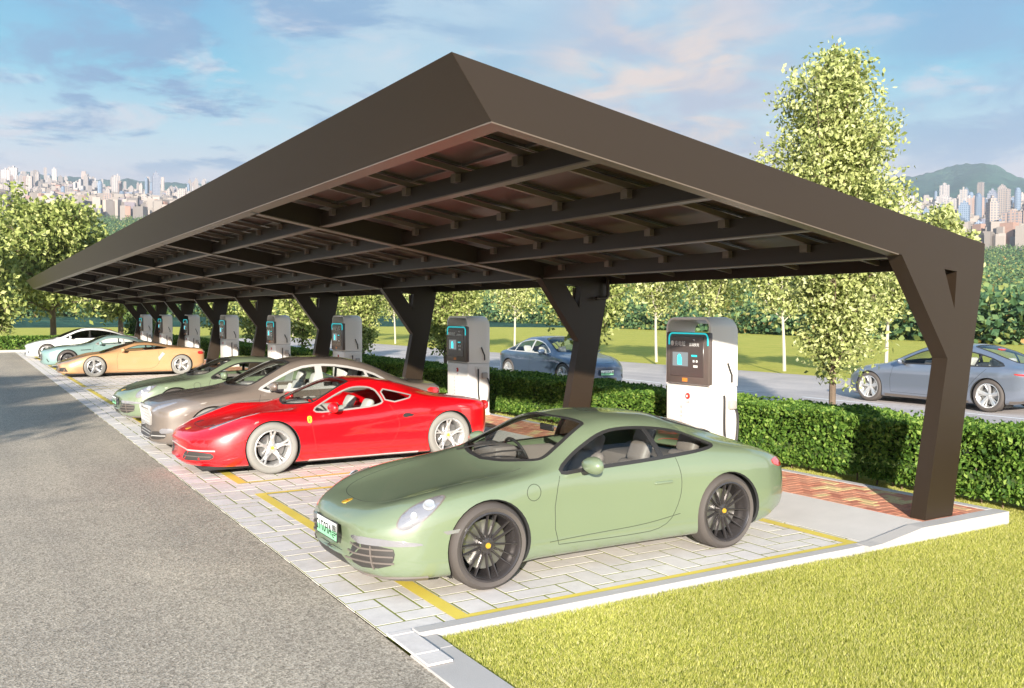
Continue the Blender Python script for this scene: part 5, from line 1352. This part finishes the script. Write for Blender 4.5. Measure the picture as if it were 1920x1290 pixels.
# teal grand tourer
def E_spec():
    T = [(0, .25, .5, .42, .48, .55, .42, .6, .22, .62, .62), (.05, .18, .66, .43, .62, .6, .5, .66, .26, .68, .68), (.25, .14, .8, .47, .76, .67, .62, .735, .32, .745, .745), (.6, .13, .88, .52, .84, .76, .68, .82, .38, .81, .805),
         (.9, .13, .91, .55, .86, .80, .68, .86, .4, .85, .845), (1.3, .13, .89, .58, .85, .83, .68, .885, .42, .89, .89), (1.65, .14, .885, .6, .85, .85, .66, .93, .42, .955, .96), (2.0, .14, .885, .6, .85, .865, .61, 1.08, .38, 1.12, 1.13),
         (2.4, .14, .89, .6, .85, .875, .56, 1.19, .35, 1.24, 1.25), (2.75, .14, .90, .6, .855, .885, .545, 1.21, .34, 1.26, 1.27), (3.2, .14, .92, .6, .87, .895, .53, 1.15, .33, 1.21, 1.22), (3.6, .14, .935, .6, .88, .90, .53, 1.04, .33, 1.09, 1.10),
         (4.0, .17, .92, .62, .86, .885, .55, .95, .33, .98, .985), (4.4, .24, .84, .62, .8, .86, .55, .90, .33, .915, .915), (4.63, .32, .74, .6, .7, .80, .5, .85, .3, .865, .865), (4.7, .4, .62, .6, .6, .72, .44, .77, .28, .78, .78)]
    return dict(name='teal_coupe', T=T, W=.92, nose=.24, tail=.18, wheels=(.92, 3.66), R=.355, arch=.385, rimR=.265, tw=.26, track=.915, style='multi', tyre=M['tyre'], rim=M['rim_black'],
                side_windows=[dict(p=[(1.86, .895), (2.5, .905), (3.35, .935), (3.62, .965), (3.2, 1.09), (2.75, 1.155), (2.4, 1.14), (2.1, 1.03)], it=1, w=.022, pillars=[[(2.95, .92), (3.0, .92), (2.98, 1.13), (2.94, 1.135)]])],
                trim=M['chrome_d'], windshield=[(1.55, 0), (1.6, .35), (1.72, .62), (1.80, .64), (2.0, .58), (2.28, .50), (2.36, .45), (2.35, .25), (2.34, 0)], rear_window=[(3.15, 0), (3.17, .38), (3.25, .42), (3.8, .40), (3.9, .35), (3.92, 0)],
                cab=(1.95, 3.1), belt=.90, drv=.36, seat_x=2.5, seat=M['seat_light'], header=2.3, mirz=1.13, mir=(2.1, .84, .96), dash=M['dash'], lean=.45, seat_z=.24,
                seams=[[(1.85, .86), (1.80, .6), (1.82, .28)], chaikin([(1.82, .28), (2.5, .26), (3.1, .28), (3.2, .55), (3.15, .88)], 2, False)], seams_T=[chaikin([(.15, 0), (.2, .3), (.7, .55), (1.5, .62)], 2, False)])
def dress_E(B, root, pm):
    P = [(-.42, .30), (.42, .30), (.5, .42), (.42, .54), (-.42, .54), (-.5, .42)]
    g = B.patch(chaikin(P, 1), 'F', 'grille', M['grill'], root, off=.004, step=.05)
    for z in (.35, .40, .45, .50): B.strip([(-.46, z), (.46, z)], 'F', .010, 'bar', M['chrome_w'], g, .012)
    for sg in (-1, 1):
        HX = 'HL' if sg < 0 else 'HR'; ax = 'L' if sg < 0 else 'R'
        B.patch(chaikin([(.16, sg*.58), (.35, sg*.66), (.62, sg*.70), (.55, sg*.63), (.32, sg*.56)], 1), HX, 'headlight', M['lens'], root, off=.004, bulge=.006, step=.04)
        B.strip([(.70*sg, .38), (.745*sg, .26)], 'F', .035, 'air_slot', M['gap'], root, .002)
        B.strip([(1.38, .70), (1.75, .715)], ax, .03, 'side_vent', M['gap'], root, .003)
M['teal'] = paint('teal_paint', (.21, .32, .30), .1, .35)
S = E_spec(); S['paint'] = M['teal']; B, carE = make_car(S); dress_E(B, carE, M['teal'])
carE.location = (2.50, 40.3, .022); tag(carE, 'pale teal grand touring coupe between the orange and the white car', 'car')

# electric saloon shape, used for three cars
def F_spec():
    T = [(0, .25, .5, .42, .48, .52, .42, .58, .22, .6, .6), (.05, .18, .68, .43, .65, .58, .52, .65, .27, .67, .67), (.25, .15, .82, .47, .78, .67, .64, .75, .33, .765, .765), (.55, .15, .90, .52, .86, .77, .7, .84, .38, .85, .85),
         (.88, .15, .93, .56, .88, .84, .7, .90, .4, .905, .905), (1.2, .15, .925, .6, .88, .875, .7, .94, .42, .965, .97), (1.4, .15, .92, .6, .88, .89, .68, 1.0, .42, 1.05, 1.055), (1.8, .15, .92, .6, .88, .91, .63, 1.17, .4, 1.23, 1.24),
         (2.3, .15, .92, .6, .88, .925, .585, 1.34, .36, 1.40, 1.415), (2.7, .15, .92, .6, .88, .93, .57, 1.40, .35, 1.45, 1.46), (3.2, .15, .925, .6, .88, .935, .56, 1.38, .35, 1.435, 1.45), (3.7, .15, .935, .62, .89, .94, .55, 1.27, .35, 1.335, 1.35),
         (4.1, .16, .935, .64, .885, .94, .56, 1.14, .36, 1.19, 1.20), (4.5, .22, .88, .66, .84, .935, .57, 1.02, .36, 1.06, 1.065), (4.8, .3, .78, .66, .75, .90, .54, .98, .34, 1.0, 1.0), (4.92, .38, .7, .64, .68, .82, .5, .91, .32, .93, .93), (4.95, .46, .64, .62, .62, .76, .46, .85, .3, .87, .87)]
    return dict(name='electric_saloon', T=T, W=.93, nose=.26, tail=.20, wheels=(.90, 3.95), R=.36, arch=.392, rimR=.262, tw=.25, track=.93, style='blade', tyre=M['tyre'], rim=M['rim_silver'],
                side_windows=[dict(p=[(1.62, .965), (2.4, .975), (3.4, .985), (4.1, .995), (4.28, 1.02), (3.75, 1.215), (3.2, 1.325), (2.7, 1.35), (2.25, 1.275), (1.9, 1.12)], it=1, w=.03, pillars=[[(2.66, .975), (2.74, .975), (2.76, 1.35), (2.70, 1.35)], [(3.60, .985), (3.64, .985), (3.66, 1.24), (3.62, 1.25)]])],
                windshield=[(1.26, 0), (1.3, .35), (1.42, .65), (1.52, .68), (1.9, .60), (2.26, .53), (2.36, .48), (2.35, .25), (2.34, 0)], rear_window=[(3.35, 0), (3.36, .42), (3.42, .46), (4.3, .48), (4.45, .42), (4.48, 0)],
                cab=(1.65, 3.5), belt=.95, drv=.38, seat_x=2.4, seat=M['seat_light'], rear_seat=3.3, header=2.35, mirz=1.3, mir=(1.88, .88, 1.03), dash=M['dash'], seat_z=.36, lean=.35,
                seams=[[(1.58, .92), (1.5, .6), (1.52, .28)], [(2.68, .94), (2.70, .6), (2.70, .28)], [(1.52, .28), (2.7, .27), (3.4, .28)], chaikin([(3.4, .28), (3.55, .6), (3.9, .94)], 1, False), chaikin([(2.9, .80), (3.05, .80)], 0, False)],
                seams_T=[chaikin([(.12, 0), (.16, .34), (.4, .55), (1.25, .68)], 2, False)])
def dress_F(B, root, pm, full=True, front_plate=None):
    for sg in (-1, 1):
        HX = 'HL' if sg < 0 else 'HR'; ax = 'L' if sg < 0 else 'R'
        B.patch(chaikin([(.10, sg*.54), (.30, sg*.64), (.50, sg*.69), (.42, sg*.63), (.2, sg*.545)], 1), HX, 'headlight', M['lens'], root, off=.004, bulge=.005, step=.04)
        B.patch(chaikin([(.56*sg, .40), (.64*sg, .42), (.72*sg, .30), (.66*sg, .28)], 1), 'F', 'air_slot', M['gap'], root, off=.003, step=.04)
        t = B.patch(chaikin([(4.50, .87), (4.86, .84), (4.86, .80), (4.50, .835)], 1), ax, 'tail_light', M['tail'], root, off=.006, step=.04)
        for hx in (2.50, 3.42): B.patch([(hx-.11, .835), (hx+.11, .84), (hx+.11, .815), (hx-.11, .81)], ax, 'door_handle', pm, root, off=.006, step=.04)
        B.strip([(1.35, .20), (2.4, .19), (3.5, .20)], ax, .07, 'sill_trim', M['slat'], root, .006)
        B.strip([(4.40, .24), (4.6, .26), (4.8, .33)], ax, .07, 'sill_trim', M['slat'], root, .006)
    B.patch([(-.55, .84), (.55, .84), (.55, .80), (-.55, .80)], 'B', 'light_bar', M['tail'], root, off=.008, step=.05)
    B.patch([(-.40, .22), (.40, .22), (.36, .32), (-.36, .32)], 'F', 'lower_grille', M['grill'], root, off=.003, step=.05)
    B.patch(chaikin([(-.12, 1.36), (.12, 1.36), (.12, 1.335), (-.12, 1.335)], 1), 'B', 'brake_light', M['tail'], root, off=.012, step=.04)
    if front_plate:
        plate(B, root, .47, .0, front_plate)
M['whitep'] = paint('white_paint', (.78, .78, .76), 0, .3); M['bonnet'] = mat('bonnet_reflection_tone', (.16, .16, .18), .25, coat=1)  # the dark tone stands for a reflection on the white bonnet
S = F_spec(); S['name'] = 'white_saloon'; S['paint'] = M['whitep']; S['glass'] = M['dglass']; B, carF = make_car(S); dress_F(B, carF, M['whitep'])
bo = B.patch(chaikin([(.16, -.44), (.16, .44), (.5, .56), (1.28, .66), (1.30, .3), (1.20, 0), (1.30, -.3), (1.28, -.66), (.5, -.56)], 1), 'T', 'bonnet', M['bonnet'], carF, off=.003, step=.07)  # dark patch laid over the bonnet as its painted reflection
B.patch(chaikin([(2.42, -.46), (2.42, .46), (3.3, .44), (3.3, -.44)], 1), 'T', 'roof_panel', M['bonnet'], carF, off=.003, step=.07)
carF.location = (2.36, 48.3, .022); tag(carF, 'white saloon with bonnet coloured dark as a reflection and tinted windows, the farthest car in the row', 'car')
M['bluep'] = paint('silver_blue_paint', (.25, .28, .34), .6, .28)
S = F_spec(); S['name'] = 'blue_saloon'; S['paint'] = M['bluep']; B, carG = make_car(S); dress_F(B, carG, M['bluep'])
carG.rotation_euler = (0, 0, -math.pi/2); carG.location = (19.95, 15.72, .006); tag(carG, 'silver-blue saloon parked on the back road, partly hidden by the end column', 'car')
M['bluep2'] = paint('slate_blue_paint', (.085, .12, .18), .35, .3)
S = F_spec(); S['name'] = 'blue_hatchback'; S['paint'] = M['bluep2']; S['trim'] = M['chrome_w']; B, carH = make_car(S); dress_F(B, carH, M['bluep2'], front_plate='粤AD2618')
carH.rotation_euler = (0, 0, math.pi/2); carH.location = (15.6, 20.9, .006); tag(carH, 'slate blue car facing the camera across the hedge, green plate on its nose', 'car')
